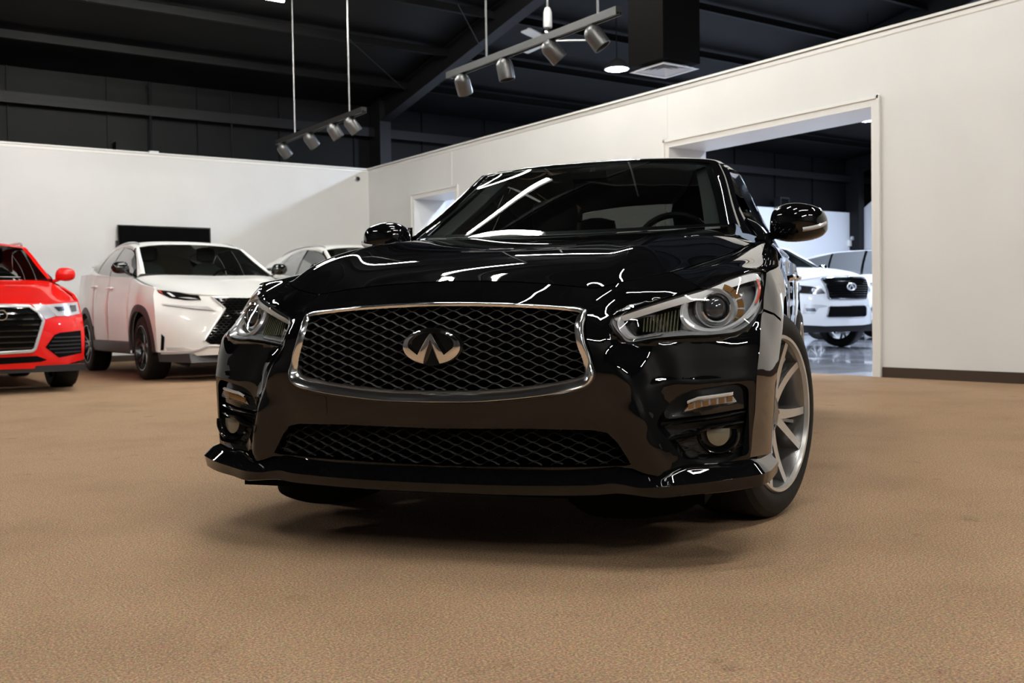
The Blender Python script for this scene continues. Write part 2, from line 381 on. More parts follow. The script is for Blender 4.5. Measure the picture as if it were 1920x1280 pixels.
def frame(x, yend=1.5, dep=.36):        # column on the far side and a tapered rafter
    mb = MB()
    mb.add([(x - .11, EY - .02, 0), (x + .11, EY - .02, 0), (x + .11, EY - .41, 0), (x - .11, EY - .41, 0), (x - .11, EY - .02, roofz(EY)), (x + .11, EY - .02, roofz(EY)), (x + .11, EY - .42, roofz(EY - .42)), (x - .11, EY - .42, roofz(EY - .42))],
           [(0, 1, 5, 4), (1, 2, 6, 5), (2, 3, 7, 6), (3, 0, 4, 7)])
    for s in (-1, 1):
        for (ya, yb) in ((EY - .3, yend), (yend, -9)):
            za, zb = roofz(ya) - .03, roofz(yb) - .03
            if s == 1:    # web
                mb.add([(x - .01, ya, za), (x - .01, yb, zb), (x - .01, yb, zb - dep), (x - .01, ya, za - dep), (x + .01, ya, za), (x + .01, yb, zb), (x + .01, yb, zb - dep), (x + .01, ya, za - dep)],
                       [(0, 1, 2, 3), (7, 6, 5, 4), (0, 4, 5, 1), (3, 2, 6, 7)])
            o_ = dep if s == 1 else .0
            mb.add([(x - .1, ya, za - o_), (x + .1, ya, za - o_), (x + .1, yb, zb - o_), (x - .1, yb, zb - o_), (x - .1, ya, za - o_ - .015), (x + .1, ya, za - o_ - .015), (x + .1, yb, zb - o_ - .015), (x - .1, yb, zb - o_ - .015)],
                   [(0, 1, 2, 3), (7, 6, 5, 4), (0, 3, 7, 4), (1, 5, 6, 2), (0, 4, 5, 1), (3, 2, 6, 7)])
    return mb.build('rafter_frame', beamm, ceil, smooth=False)
frame(6.62); frame(13.6); frame(-0.9 - 1.5); frame(20.4)
# bracing rods near the roof
for a, b in (((5.6, 9.3, 5.0), (6.5, 10.1, 4.7)), ((4.6, 10.8, 4.75), (6.5, 12.4, 4.45))):
    MB().tube([a, b], .008, 6).build('brace_rod', beamm, ceil)
MB().tube([(2.55, FY + .25, 4.4), (2.55, FY + .25, 3.2)], .02, 8).build('conduit', darkm, shell)
MB().tube([(3.87, FY + .25, 4.4), (3.87, FY + .25, 3.2)], .012, 8).build('conduit', darkm, shell)
MB().box(2.0, 2.25, FY + .2, FY + .4, 3.2, 3.42).build('junction_box', darkm, shell, smooth=False)

# ------------------------------------------------------------------ lights
def area(name, loc, rot, sx, sy, power, col=(1, 1, 1), shape='RECTANGLE', spread=PI):
    l = bpy.data.lights.new(name, 'AREA'); l.shape = shape; l.size = sx; l.size_y = sy; l.energy = power; l.color = col; l.spread = spread
    o = bpy.data.objects.new(name, l); link(o); o.location = loc; o.rotation_euler = rot; return o
tube_em = mat('warm_fluorescent_tube', (1, 1, 1), 0.4, emit=(1.0, 0.985, 0.93), estr=150)
cool_em = mat('cool_lamp_face', (1, 1, 1), 0.4, emit=(0.78, 0.88, 1.0), estr=60)
fixm = mat('white_fixture_enamel', (0.75, 0.75, 0.72), 0.4)
def strip_light(x0, y0, x1, y1, z, label, group='fluorescent ceiling fixtures', em=tube_em):
    a = math.atan2(y1 - y0, x1 - x0); ln = math.hypot(x1 - x0, y1 - y0) / 2
    t = empty('fluorescent_fixture', ((x0 + x1) / 2, (y0 + y1) / 2, z), a, label, 'light fixture', group)
    MB().add([(-ln, -.045, .03), (ln, -.045, .03), (ln, .045, .03), (-ln, .045, .03), (-ln, -.035, .10), (ln, -.035, .10), (ln, .035, .10), (-ln, .035, .10)],
             [(0, 1, 2, 3), (4, 7, 6, 5), (0, 4, 5, 1), (1, 5, 6, 2), (2, 6, 7, 3), (3, 7, 4, 0)]).build('reflector', fixm, t, smooth=False)
    for s in (0,): MB().tube([(-ln + .03, s, 0), (ln - .03, s, 0)], .030, 12).build('tube', em, t)
    for s in (-1, 1): MB().tube([(s * ln * .8, 0, .1), (s * ln * .8, 0, max(.2, roofz((y0 + y1) / 2) - z))], .006, 6).build('hanger', darkm, t)
    return t
# strip lights under the roof, some added as unseen fill; the one over the doorway side and the L-shaped pair mirror in the windscreen
FIX = [((3.10,4.95),(1.62,4.90),5.8,'fluorescent fixture hanging above and behind the black sedan, long leg of an L'),
 ((1.52,4.80),(1.76,3.55),5.8,'fluorescent fixture hanging above and behind the black sedan, short leg of an L'),
 ((-.2,.95),(1.3,.95),5.8,'fluorescent fixture hanging straight above the black sedan'),
 ((-1.1,-1.0),(.5,-1.0),5.8,'fluorescent fixture hanging just in front of the black sedan'),
 ((-1.0,-2.9),(2.0,-2.9),5.6,'fluorescent fixture hanging above the open carpet'),
 ((-3.5,-7.4),(-1.0,-7.4),4.5,'fluorescent fixture near the back wall, left of three'),
 ((.2,-7.4),(2.7,-7.4),4.5,'fluorescent fixture near the back wall, right of three'),
 ((2.86,8.87),(1.66,8.87),4.5,'fluorescent fixture at the top edge, above the parked cars'),
 ((.6,7.0),(3.0,7.0),4.7,'added fluorescent fill fixture above the noses of the parked cars'),  # unseen strip added to brighten the hoods of the parked cars
 ((-2.2,8.6),(-4.6,8.6),4.5,'added fluorescent fill fixture above the red crossover'),  # invented strip out of view, put in to light the red car
 ((-5.2,1.5),(-5.2,4.0),5.2,'added fluorescent fill fixture over the empty left side of the hall'),  # made-up lamp outside the view, added to light the left wall
 ((-4.6,-3.4),(-2.8,-3.4),5.2,'added fluorescent fill fixture left of the camera'),  # added out-of-view strip that fills light from the left side
 ((4.5,-2.6),(4.5,-.4),5.2,'added fluorescent fill fixture right of the black sedan, over open carpet'),  # added unseen lamp that lifts the carpet and wall on the right
 ((5.2,5.4),(5.2,7.9),5.45,'fluorescent fixture beside the doorway wall')]
for (a, b, z, lb) in FIX: strip_light(*a, *b, z, lb, group=None)
# cool round high-bay lamps of the second hall
def highbay(x, y, z, r, power, label):
    t = empty('high_bay_lamp', (x, y, z), 0, label, 'lamp', 'high bay lamps')
    MB().lathe([(r, 0), (r * 1.02, .02), (r * .7, .10), (r * .25, .16), (0, .17)], 32).build('lamp_shade', mat('cast_grey_shade', (.02, .02, .022), .6), t)
    MB().lathe([(0, -.02), (r * .55, -.018), (r * .9, 0)], 32).build('diffuser', cool_em, t)
    MB().tube([(0, 0, .15), (0, 0, max(.3, roofz(y) - z))], .008, 6).build('hanger', darkm, t)
    o = area('high_bay_light', (x, y, z - .03), (0, 0, 0), r * 1.8, r * 1.8, power, (.66, .78, 1.0), 'DISK'); o.parent = t; o.location = (0, 0, -.03)
highbay(8.67, 9.46, 4.5, .20, 260, 'round cool high bay lamp above the partition wall, left of the ceiling vent')
highbay(12.9, 7.85, 3.85, .27, 260, 'round cool high bay lamp seen in the corner of the large doorway')
highbay(14.5, 3.0, 4.5, .20, 260, 'round cool high bay lamp deeper in the second hall')
highbay(17.0, 10.2, 4.6, .20, 260, 'round cool high bay lamp over the far end of the second hall')
highbay(9.0, 2.0, 4.5, .20, 190, 'round cool high bay lamp near the end of the second hall')

# ------------------------------------------------------------------ the black sedan (x forward from the front axle, y to its left, z up)
car = empty('sedan', (0, 0, 0), ROT, 'glossy black sedan with chrome-framed mesh grille, close in the foreground', 'car')
FP = [(0,.25,.825),(0,.35,.855),(0,.40,.868),(0,.435,.870),(0,.5,.868),(0,.6,.86),(0,.69,.838),(0,.719,.805),(0,.76,.745),
(.22,.25,.82),(.22,.353,.848),(.22,.40,.86),(.22,.437,.863),(.22,.5,.861),(.22,.6,.855),(.22,.685,.832),(.22,.712,.798),(.22,.753,.738),
(.42,.265,.805),(.42,.36,.828),(.42,.41,.845),(.435,.498,.847),(.43,.534,.848),(.411,.613,.845),(.40,.667,.815),(.415,.696,.774),(.415,.731,.73),
(.50,.272,.800),(.50,.36,.820),(.49,.45,.832),(.525,.49,.828),(.562,.40,.822),(.585,.32,.814),(.594,.255,.808),(.501,.537,.826),(.475,.60,.812),(.455,.645,.797),
(.479,.652,.776),(.520,.588,.766),(.488,.747,.707),(.598,.776,.587),
(.635,.27,.770),(.630,.33,.768),(.61,.412,.768),
(.70,.25,.745),(.70,.33,.742),(.70,.42,.738),
(.811,.273,.662),(.825,.40,.652),(.60,.67,.705),(.70,.69,.635),(.70,.745,.575),(.79,.70,.54),(.80,.76,.445),(.83,.656,.525),(.835,.72,.44),(.835,.780,.355),(.805,.775,.40),(.84,.80,.31),(.55,.72,.705),(.60,.74,.65),(.48,.70,.745)]
FP += [(y, z, x - .22 * (z - .49) - .25 * max(0, z - .56) * max(0, (y - .6) / .2)) for y, x in ((.575, .780), (.64, .757), (.70, .728), (.76, .694), (.81, .662), (.833, .642)) for z in (.49, .52, .55, .58, .605)]
FX0 = tps(FP, lam=np.array([6e-4 if (p[0] > .56 and .40 < p[1] < .64) else 4e-5 for p in FP]))
def smst(x): x = np.clip(x, 0, 1); return x * x * (3 - 2 * x)
def FX(y, z):
    """front fascia: x over (|y|, z) with the ridge that runs from beside the grille down to the splitter"""
    y = np.abs(np.asarray(y, float)); z = np.asarray(z, float); x = FX0(y, z)
    yr = np.interp(z, [.249, .32, .40, .49, .537, .60, .66, .7], [.597, .585, .562, .525, .501, .478, .455, .45])
    d = y - yr; am = .010 * smst((z - .25) / .03) * smst((.68 - z) / .06)
    x = x + am * np.exp(-(np.abs(d) / .022) ** 1.3)                       # crisp ridge line
    zl = .475 + .05 * (y - .6); x = x + .006 * smst((y - .55) / .05) * np.exp(-np.abs(z - zl) / .012)  # feature line under the lamp
    zb = .708 - .06 * y; x = x + .004 * smst((.44 - y) / .03) * np.exp(-((z - zb) / .008) ** 2)
    return x
def F3(y, z, d=0.0): return np.stack([FX(y, z) - d, np.asarray(y, float), np.asarray(z, float)], 1)
lens_top = [(.479,.652),(.526,.670),(.616,.700),(.692,.724),(.749,.752),(.804,.773),(.828,.775)]
lens_rear = [(.834,.742),(.834,.697),(.829,.668),(.818,.640),(.798,.618),(.770,.606),(.71,.601),(.659,.601),(.58,.595),(.519,.586),(.499,.604),(.478,.636)]
def off(poly, d):      # crude outward offset
    P = np.array(poly, float); c = np.roll(P, -1, 0) - np.roll(P, 1, 0); n = np.stack([c[:, 1], -c[:, 0]], 1); n /= np.linalg.norm(n, axis=1)[:, None]
    A = 0.5 * np.sum(P[:, 0] * np.roll(P[:, 1], -1) - np.roll(P[:, 0], -1) * P[:, 1])
    return P + n * d * (1 if A > 0 else -1)
lens = np.array(lens_top[:-1] + lens_rear)
lens_s = cr(lens_top, 4)[:-1].tolist() + cr([lens_top[-1]] + lens_rear + [lens_top[0]], 4)[:-1].tolist()
lens_s = np.array(lens_s)
grille = np.array([(0,.462),(.12,.463),(.21,.470),(.30,.480),(.37,.492),(.405,.500),(.416,.508),(.418,.52),(.412,.55),(.401,.58),(.393,.615),(.391,.64),(.394,.66),(.392,.668),(.30,.678),(.2,.684),(.1,.688),(0,.690)])
lowg = np.array([(0,.258),(.12,.259),(.41,.265),(.50,.270),(.523,.273),(.515,.285),(.49,.325),(.466,.350),(.43,.357),(.27,.360),(.1,.357),(0,.356)])
pocket = roundpoly([(.592,.372),(.600,.400),(.632,.443),(.668,.460),(.79,.476),(.812,.462),(.812,.283),(.655,.281),(.625,.325)], .018, 4)
# fascia outline: bottom edge, corner, along the lamp, gap to the hood
lo_ = [(0,.246),(.2,.246),(.42,.253),(.50,.262),(.53,.262),(.56,.252),(.596,.244),(.65,.262),(.72,.264),(.812,.268)]
cor = [(.817,.30),(.825,.40),(.831,.497),(.835,.57),(.836,.62),(.838,.668)]
lampi = [tuple(p) for p in off(lens, .007)]
i_out = 8                                     # lens vertex (.829,.668)
under = [tuple(p) for p in off(lens, .007)[i_out + 1:]]     # from outer-lower to inner tip
over = [tuple(p) for p in off(lens, .007)[0:4]]
gap = [(.645,.750),(.598,.772),(.55,.760),(.488,.744),(.45,.735),(.415,.729),(.30,.742),(.2,.751),(.1,.755),(0,.757)]
outline = np.array(list(densify(lo_ + cor, .02, False)) + [(.826,.650)] + under + over + list(densify(gap, .01, False)))
plate_cap = roundpoly([(-.385,.449),(-.324,.444),(-.327,.389),(-.382,.393)], .012, 4)
g2 = densify(grille, .015, False); l2 = densify(lowg, .015, False)
# open the outline at the centre line: grille and lower grille are notches there
def halfpoly():
    P = []
    P += [(0,.246)] + [tuple(p) for p in outline[1:]]
    P += [tuple(p) for p in off_grille[::-1]]       # up at the centre -> grille notch, walked downwards
    return P
def lip_loop(poly, d):
    q = off(poly, d); q = q[(q[:, 0] > 1e-4)]; return q
def notch(poly, d):          # half loop from bottom centre round to top centre, offset outwards
    full = np.array(list(poly) + [(-a, b) for a, b in poly[::-1][1:-1]]); q = off(full, d)[:len(poly)]; q[0, 0] = 0; q[-1, 0] = 0; return q
gr_out = notch(g2, .026)
_b = notch(g2, .001); _k = smst((g2[:, 1] - .655) / .02)[:, None]; _l = smst((.53 - g2[:, 1]) / .04)[:, None]
gr_out = _b + (gr_out - _b) * (1 - .62 * _k + .36 * _l); gr_out[0, 0] = gr_out[-1, 0] = 0; lg_out = notch(l2, .004)
P = [tuple(p) for p in outline] + [tuple(p) for p in gr_out[::-1]] + [tuple(p) for p in lg_out[::-1]]
P = np.array(P)
# points per loop for return lips
def fascia():
    mb = MB(); pts, T, loops = cdt(P, [pocket], .012)
    mb.add(F3(pts[:, 0], pts[:, 1]), T)
    def lip(lp, dep, closed=False, shr=0.0):
        lp = np.array(lp); W = F3(lp[:, 0], lp[:, 1]); n = len(lp); W2 = W - np.array([dep, 0, 0])
        if shr: q = off(lp, -shr) if closed else lp; W2[:, 1:] = q
        mb.add(np.concatenate([W, W2]), [(i, (i + 1) % n, n + (i + 1) % n, n + i) for i in range(n if closed else n - 1)])
    lip(gr_out, .04); lip(lg_out, .05); lip(pocket, .045, True, .006); lip(densify([(.838,.668),(.826,.650)] + under + over, .02, False), .03); lip(densify(gap, .01, False), .03)
    return mb.mirror()
bump = fascia().build('front_bumper', M['black'], car, sharp=38, merge=.0008)
mesh('bumper_plate_cover', *(lambda mb: (mb.v, mb.f))(panel(plate_cap, [], lambda a, b: F3(a, b, -.0012), .012, (0,), (-.004, 0, 0))), M['black'], bump)
# chrome grille frame: a shaped band swept round the opening
def frame_band():
    half = cr(grille, 3); half[:, 0] = np.clip(half[:, 0], 0, None); half[0, 0] = half[-1, 0] = 0
    full = np.array(list(half) + [(-a, b) for a, b in half[::-1][1:-1]])
    full = densify(full, .008); k = len(full)
    n1 = off(full, 1.0) - full; n1 = (np.roll(n1, 1, 0) + n1 * 2 + np.roll(n1, -1, 0)); n1 /= np.linalg.norm(n1, axis=1)[:, None]
    for _ in range(2): n1 = np.roll(n1, 1, 0) + n1 + np.roll(n1, -1, 0); n1 /= np.linalg.norm(n1, axis=1)[:, None]
    z = full[:, 1]; low = smst((.535 - z) / .045)            # the band is broad below, narrow at the top
    top = smst((z - .655) / .02)
    wd = .024 + .014 * low - .013 * top
    prof = [(-.06, -.030), (0.0, .0005), (.2, .0050), (.4, .0092), (.56, .0118), (.68, .0128), (.79, .0115), (.90, .006), (.98, -.002), (1.03, -.012), (1.04, -.03)]
    rows = []
    for s, h in prof:
        q = full + n1 * (wd * s)[:, None]; hh = h * (1 + 1.2 * low - .5 * top) if h > 0 else h
        rows.append(np.stack([FX(q[:, 0], q[:, 1]) + hh, q[:, 0], q[:, 1]], 1))
    G = np.array(rows); G = np.concatenate([G, G[:, :1]], 1)
    return MB().grid(G)
frame_band().build('grille_frame', mat('polished_grille_chrome', (.88, .88, .89), .15, 1), car, sharp=50, merge=.0005)
# woven mesh of both openings: stacked wavy wires, clipped to the opening
def wavy(poly, rec, per, row, amp, t, name, m, bow=0.0, z0=None, ph=0):
    full = np.array(list(poly) + [(-a, b) for a, b in poly[::-1]]); mb = MB(); zs = full[:, 1]; z = zs.min() - .02; k = 0
    cz = (zs.min() + zs.max()) / 2
    while z < zs.max() + .02:
        ys = np.arange(-.56, .5601, per / 12); s = np.sin(2 * PI * ys / per + PI * (k % 2) + ph)
        s = np.sign(s) * np.abs(s) ** .85
        zz = z + amp * s - bow * ((z - cz) / .1) * (ys / .4) ** 2 
        okk = inside_np(np.stack([ys, zz], 1), full); seg = []
        def flush(seg):
            if len(seg) < 3: return
            q = np.array(seg); X = FX(q[:, 0], q[:, 1]) - rec
            rws = [np.stack([X + a, q[:, 0], q[:, 1] + b], 1) for a, b in ((0, -t), (.003, 0), (0, t), (-.012, t * .8), (-.012, -t * .8), (0, -t))]
            mb.grid(np.array(rws))
        for a, o_ in zip(zip(ys, zz), okk):
            if o_: seg.append(a)
            else: flush(seg); seg = []
        flush(seg); z += row; k += 1
    return tag(mb.build(name, m, car, sharp=60), kind='stuff')
meshm = mat('satin_grey_mesh', (0.38, 0.38, 0.37), 0.28, 0.7, 0.4)
wavy(notch(g2, .004), .016, .062, .0122, .0054, .0009, 'grille_mesh', meshm, bow=.004)
wavy(notch(l2, .002), .020, .062, .0135, .0060, .0010, 'lower_grille_mesh', mat('matte_black_mesh', (0.055, 0.055, 0.055), 0.4), bow=0)
def backing(poly, rec):
    full = np.array(list(poly) + [(-a, b) for a, b in poly[::-1][1:-1]])
    return panel(full, [], lambda a, b: F3(a, b, rec), .05)
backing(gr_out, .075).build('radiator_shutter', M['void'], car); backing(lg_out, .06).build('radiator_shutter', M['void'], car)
# emblem: oval with the receding road
def ell(rx, rz, n=56, cy=0, cz=0, a0=0, a1=2 * PI): return [(cy + rx * math.cos(a0 + (a1 - a0) * i / n), cz + rz * math.sin(a0 + (a1 - a0) * i / n)) for i in range(n)]
EMC = (0.0, .581)
def emblem_part():
    RX, RZ = .083, .0475; out = ell(RX, RZ, 72)
    S = .165 / 545                                     # from the enlarged photograph
    up = [(math.cos(a) * .0665, .006 + math.sin(a) * .0335) for a in np.linspace(-.30, PI + .30, 40)]      # right low -> top -> left low
    hole = up + [(-.0385, -.0225), (-.005, .031), (0, .036), (.005, .031), (.0385, -.0225)]
    tri = [(0, .019), (-.0245, -.0465), (.0245, -.0465)]
    outc = [p for p in out if not (abs(p[0]) < .0235 and p[1] < 0)]
    i = min(range(len(outc)), key=lambda k: abs(outc[k][0] + .0235) + abs(outc[k][1] + .0455)); 
    outc = outc[:i + 1] + [(-.0235, -.0455), (0, .019), (.0235, -.0455)] + outc[i + 1:]
    def f(a, b, h=0.0):
        r = np.sqrt((a / RX) ** 2 + (b / RZ) ** 2); hh = .010 * np.sqrt(np.clip(1.02 - r * r, 0, 1)) + h
        return np.stack([.868 + hh, a, b + EMC[1]], 1)
    pts, T, loops = cdt(np.array(outc), [np.array(hole)], .006); mb = MB()
    mb.add(f(pts[:, 0], pts[:, 1]), T)
    for lp in loops:
        lp = densify(lp, .004); n = len(lp); W = f(lp[:, 0], lp[:, 1]); W2 = W.copy(); W2[:, 0] = .862
        mb.add(np.concatenate([W, W2]), [(i, (i + 1) % n, n + (i + 1) % n, n + i) for i in range(n)])
    return mb
emb = emblem_part().build('emblem', M['chrome'], car, sharp=30)
mb = MB(); pl = np.array(ell(.087, .051, 64)); pts, T, _ = cdt(pl, [], .012)
mb.add(np.stack([np.full(len(pts), .861), pts[:, 0], pts[:, 1] + EMC[1]], 1), T); n = len(pl)
mb.add(np.concatenate([np.stack([np.full(n, .861), pl[:, 0], pl[:, 1] + EMC[1]], 1), np.stack([np.full(n, .835), pl[:, 0], pl[:, 1] + EMC[1]], 1)]), [(i, (i + 1) % n, n + (i + 1) % n, n + i) for i in range(n)])
mb.build('backplate', M['gloss'], emb)

# splitter: loft of top seam, crease and lower edge
def splitter():
    half = np.array([   # top seam, step, leading edge, lower edge, underside
        [(.822,0,.252),(.845,0,.238),(.882,0,.216),(.880,0,.190),(.60,0,.170)],
        [(.818,.22,.252),(.842,.22,.238),(.876,.22,.217),(.874,.22,.190),(.60,.22,.170)],
        [(.804,.42,.257),(.826,.42,.245),(.858,.42,.222),(.856,.42,.194),(.60,.42,.175)],
        [(.796,.50,.266),(.812,.50,.256),(.846,.49,.228),(.845,.50,.200),(.60,.50,.178)],
        [(.793,.545,.262),(.812,.55,.246),(.845,.555,.219),(.842,.568,.195),(.60,.56,.178)],
        [(.800,.596,.246),(.815,.60,.238),(.842,.605,.222),(.836,.61,.192),(.60,.60,.178)],
        [(.765,.66,.268),(.783,.665,.262),(.808,.672,.226),(.800,.675,.196),(.58,.66,.180)],
        [(.722,.735,.270),(.742,.745,.264),(.765,.757,.233),(.757,.757,.200),(.52,.70,.180)],
        [(.672,.802,.273),(.690,.818,.265),(.704,.838,.240),(.698,.834,.206),(.46,.72,.180)],
        [(.652,.818,.273),(.660,.838,.264),(.668,.857,.242),(.662,.852,.208),(.44,.73,.180)],
        [(.60,.836,.268),(.602,.848,.258),(.605,.866,.240),(.600,.862,.207),(.40,.74,.180)],
        [(.44,.853,.262),(.44,.856,.252),(.44,.872,.238),(.44,.868,.205),(.36,.76,.180)]])
    G = cr(half.reshape(12, -1), 5).reshape(-1, 5, 3)
    H = []
    for r in G:
        H.append(np.array(list(r)))
    H = np.array(H).transpose(1, 0, 2)
    # round the leading edge a little
    R = [H[0], H[1] * .85 + H[0] * .15, H[1] * .85 + H[2] * .15, H[2] * .93 + H[1] * .07, H[2] + (0.002, 0, 0), H[2] * .85 + H[3] * .15, H[3] * .93 + H[2] * .07, H[3] * .97 + H[4] * .03, H[4]]
    return MB().grid(np.array(R)).mirror()
splitter().build('front_splitter', M['black'], car, sharp=32, merge=.0005)
# underside tray and air dams seen below the splitter
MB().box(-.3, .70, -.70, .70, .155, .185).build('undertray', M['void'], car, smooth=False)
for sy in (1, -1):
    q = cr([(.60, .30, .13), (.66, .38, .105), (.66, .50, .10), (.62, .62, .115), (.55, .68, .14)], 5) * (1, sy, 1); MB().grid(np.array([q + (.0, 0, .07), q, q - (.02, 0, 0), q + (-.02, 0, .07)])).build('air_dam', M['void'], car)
# ---- side body
SP = [(.662,.273,.811),(.652,.40,.825),(.642,.497,.831),(.60,.60,.838),(.525,.656,.836),(.385,.775,.832),(.445,.72,.838),(.5,.25,.845),(.5,.5,.856),
(.36,.25,.850),(.36,.5,.864),(.36,.65,.868),(.36,.74,.858),(.32,.785,.842),(-3.3,.25,.80),(-3.3,.5,.82),(-3.3,.75,.81),(-3.3,.94,.76),(-3.55,.3,.72),(-3.55,.6,.73),(-3.55,.9,.70)]
_zt = lambda x: float(np.interp(x, [-2.8, -1, -.41, 0], [.935, .905, .857, .807]))
SP += [(x, t * _zt(x), yv + .006 * max(0, -1.8 - x)) for x in (0, -.35, -.7, -1.1, -1.5, -1.9, -2.3, -2.7) for t, yv in ((.3, .850), (.6, .864), (.86, .870), (.95, .864), (1.0, .850))]
SY = tps(SP, lam=3e-4)
def S3(x, z): return np.stack([np.asarray(x, float), SY(x, z), np.asarray(z, float)], 1)
def arc(cx, cz, r, a0, a1, n): return [(cx + r * math.cos(a), cz + r * math.sin(a)) for a in np.linspace(a0, a1, n)]
def side_panel(name, poly, lips=(0,), step=.04, m=None, d=0.0):
    mb = MB(); poly = np.array(poly, float)
    f = lambda a, b: S3(a, b) + np.array([0, d, 0])
    panel(poly, [], f, step, lips, np.array([0, -.02, 0]), mb=mb)
    o1 = mb.build(name, m or M['black'], car, sharp=40)
    o2 = MB(); o2.v = [(x, -y, z) for x, y, z in mb.v]; o2.f = [f_[::-1] for f_ in mb.f]; o2.build(name, m or M['black'], car, sharp=40)
    return o1
AR = .375
arcp = arc(0, .333, AR, math.asin((.25 - .333) / AR), math.radians(50), 14)
bsx = [(.660,.27),(.645,.40),(.640,.497),(.612,.57),(.575,.625),(.53,.652),(.50,.66)]
seam_top = (AR * math.cos(math.radians(50)), .333 + AR * math.sin(math.radians(50)))
side_panel('bumper_side', bsx + [(.40,.648),(.31,.63)] + arcp[::-1][1:] + [(.40,.252),(.5,.258)])
fen = [(.497,.668),(.468,.70),(.415,.742),(.372,.771),(.32,.779),(.15,.792),(0,.807),(-.2,.833),(-.41,.857),(-.60,.868),(-.60,.6),(-.60,.20),(-.40,.20)] + arc(0, .333, AR, math.radians(200), math.radians(42), 26) + [(.31,.638),(.40,.655)]
side_panel('fender', fen)
side_panel('front_door', [(-.606,.20),(-.606,.868),(-1.0,.885),(-1.52,.895),(-1.52,.2)], step=.09)
side_panel('rear_door', [(-1.526,.2),(-1.526,.895),(-2.1,.905),(-2.38,.91),(-2.36,.72)] + arc(-2.71, .333, .385, math.radians(75), math.radians(168), 10)[0:] + [(-2.30,.3),(-2.25,.2)] if False else [(-1.526,.2),(-1.526,.895),(-2.1,.905),(-2.30,.908),(-2.30,.55),(-2.22,.2)], step=.09)
side_panel('quarter_panel', [(-2.306,.55),(-2.306,.908),(-2.9,.925),(-3.3,.93),(-3.55,.90),(-3.55,.3),(-3.2,.25),(-3.09,.25)] + arc(-2.71, .333, .385, math.radians(-12), math.radians(180), 22) + [(-2.226,.25),(-2.226,.2)], step=.07)
for s in (1, -1):      # door handles, mirrored pair
    MB().tube(cr([(-1.30, .872 * s, .80), (-1.33, .895 * s, .805), (-1.42, .897 * s, .807), (-1.47, .872 * s, .805)], 5), .012, 8).build('door_handle', M['chrome'], car)
    MB().tube(cr([(-2.10, .877 * s, .82), (-2.13, .90 * s, .825), (-2.22, .902 * s, .827), (-2.27, .88 * s, .825)], 5), .012, 8).build('door_handle', M['chrome'], car)
    an = np.linspace(math.radians(-8), math.radians(188), 25)
    for cx in (0, -2.71):
        G = np.array([[(cx + .378 * math.cos(a), yy_ * s, .333 + .378 * math.sin(a)) for a in an] for yy_ in (.845, .52)])
        W2_ = np.array([[(cx + r * math.cos(a), .52 * s, .333 + r * math.sin(a)) for a in an] for r in (.378, .0)])
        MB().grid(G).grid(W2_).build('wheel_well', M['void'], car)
# ---- hood and fender tops
def smoothgrid0(G, it=14, symm=True):
    G = G.copy()
    for _ in range(it):
        H = G.copy(); H[1:-1, 1:-1] = .5 * G[1:-1, 1:-1] + .125 * (G[:-2, 1:-1] + G[2:, 1:-1] + G[1:-1, :-2] + G[1:-1, 2:])
        if symm:
            m2 = G[1:-1, 1] * (1, -1, 1); H[1:-1, 0] = .5 * G[1:-1, 0] + .125 * (G[:-2, 0] + G[2:, 0] + m2 + G[1:-1, 1])
        G = H
    return G
HG = [[(.745,0,.757),(.738,.22,.752),(.73,.415,.730),(.707,.488,.745),(.650,.55,.762),(.587,.598,.774)],
 [(.665,0,.800),(.66,.22,.796),(.655,.39,.784),(.640,.47,.800),(.60,.55,.798),(.535,.606,.782)],
 [(.56,0,.835),(.555,.22,.834),(.55,.39,.828),(.54,.475,.848),(.51,.56,.830),(.45,.617,.790)],
 [(.35,0,.878),(.35,.22,.879),(.35,.40,.878),(.34,.49,.891),(.33,.57,.862),(.33,.632,.804)],
 [(0,0,.922),(0,.22,.924),(0,.42,.928),(0,.52,.933),(0,.61,.903),(0,.683,.849)],
 [(-.25,0,.946),(-.25,.25,.950),(-.25,.45,.954),(-.25,.56,.954),(-.25,.65,.928),(-.25,.72,.886)],
 [(-.40,0,.958),(-.405,.25,.964),(-.43,.45,.968),(-.45,.57,.966),(-.45,.66,.948),(-.45,.747,.913)]]
hg = crgrid(HG, 8, 14)
_gy = np.array(gap)[::-1]
for k in range(8):
    wgt = (1 - k / 8) ** 2; zt = np.interp(hg[0][:, 1], _gy[:, 0], _gy[:, 1]) if k == 0 else zt
    if k == 0: dlt = np.stack([FX(hg[0][:, 1], zt) - .002, hg[0][:, 1], zt + .003], 1) - hg[0]
    hg[k] = hg[k] + dlt * wgt
hg = smoothgrid0(hg, 80)
MB().grid(hg).grid(np.array([hg[0], hg[0] - (.012, 0, .02)])).grid(np.array([hg[:, -1], hg[:, -1] - (0, .004, .03)]), True).mirror().build('hood', M['black'], car, sharp=40, merge=.0008)
BG = [[(.583,.603,.772),(.60,.645,.750),(.605,.695,.728),(.527,.752,.756),(.449,.807,.777),(.425,.832,.776)],
 [(.45,.622,.787),(.455,.668,.779),(.455,.715,.772),(.43,.762,.781),(.40,.808,.784),(.385,.835,.776)],
 [(.332,.637,.801),(.335,.68,.803),(.335,.725,.802),(.33,.765,.799),(.33,.805,.792),(.32,.842,.779)],
 [(0,.687,.846),(0,.725,.853),(0,.755,.853),(0,.79,.848),(0,.825,.836),(0,.852,.807)],
 [(-.41,.747,.907),(-.41,.768,.910),(-.41,.788,.908),(-.41,.808,.899),(-.41,.832,.884),(-.41,.851,.857)],
 [(-.60,.765,.925),(-.60,.785,.926),(-.60,.80,.924),(-.60,.815,.914),(-.60,.835,.897),(-.60,.853,.868)]]
BG[0][3:] = [(float(FX(y, z)) - .002, y, z + .003) for y, z in ((.752,.753),(.806,.774),(.830,.779))]
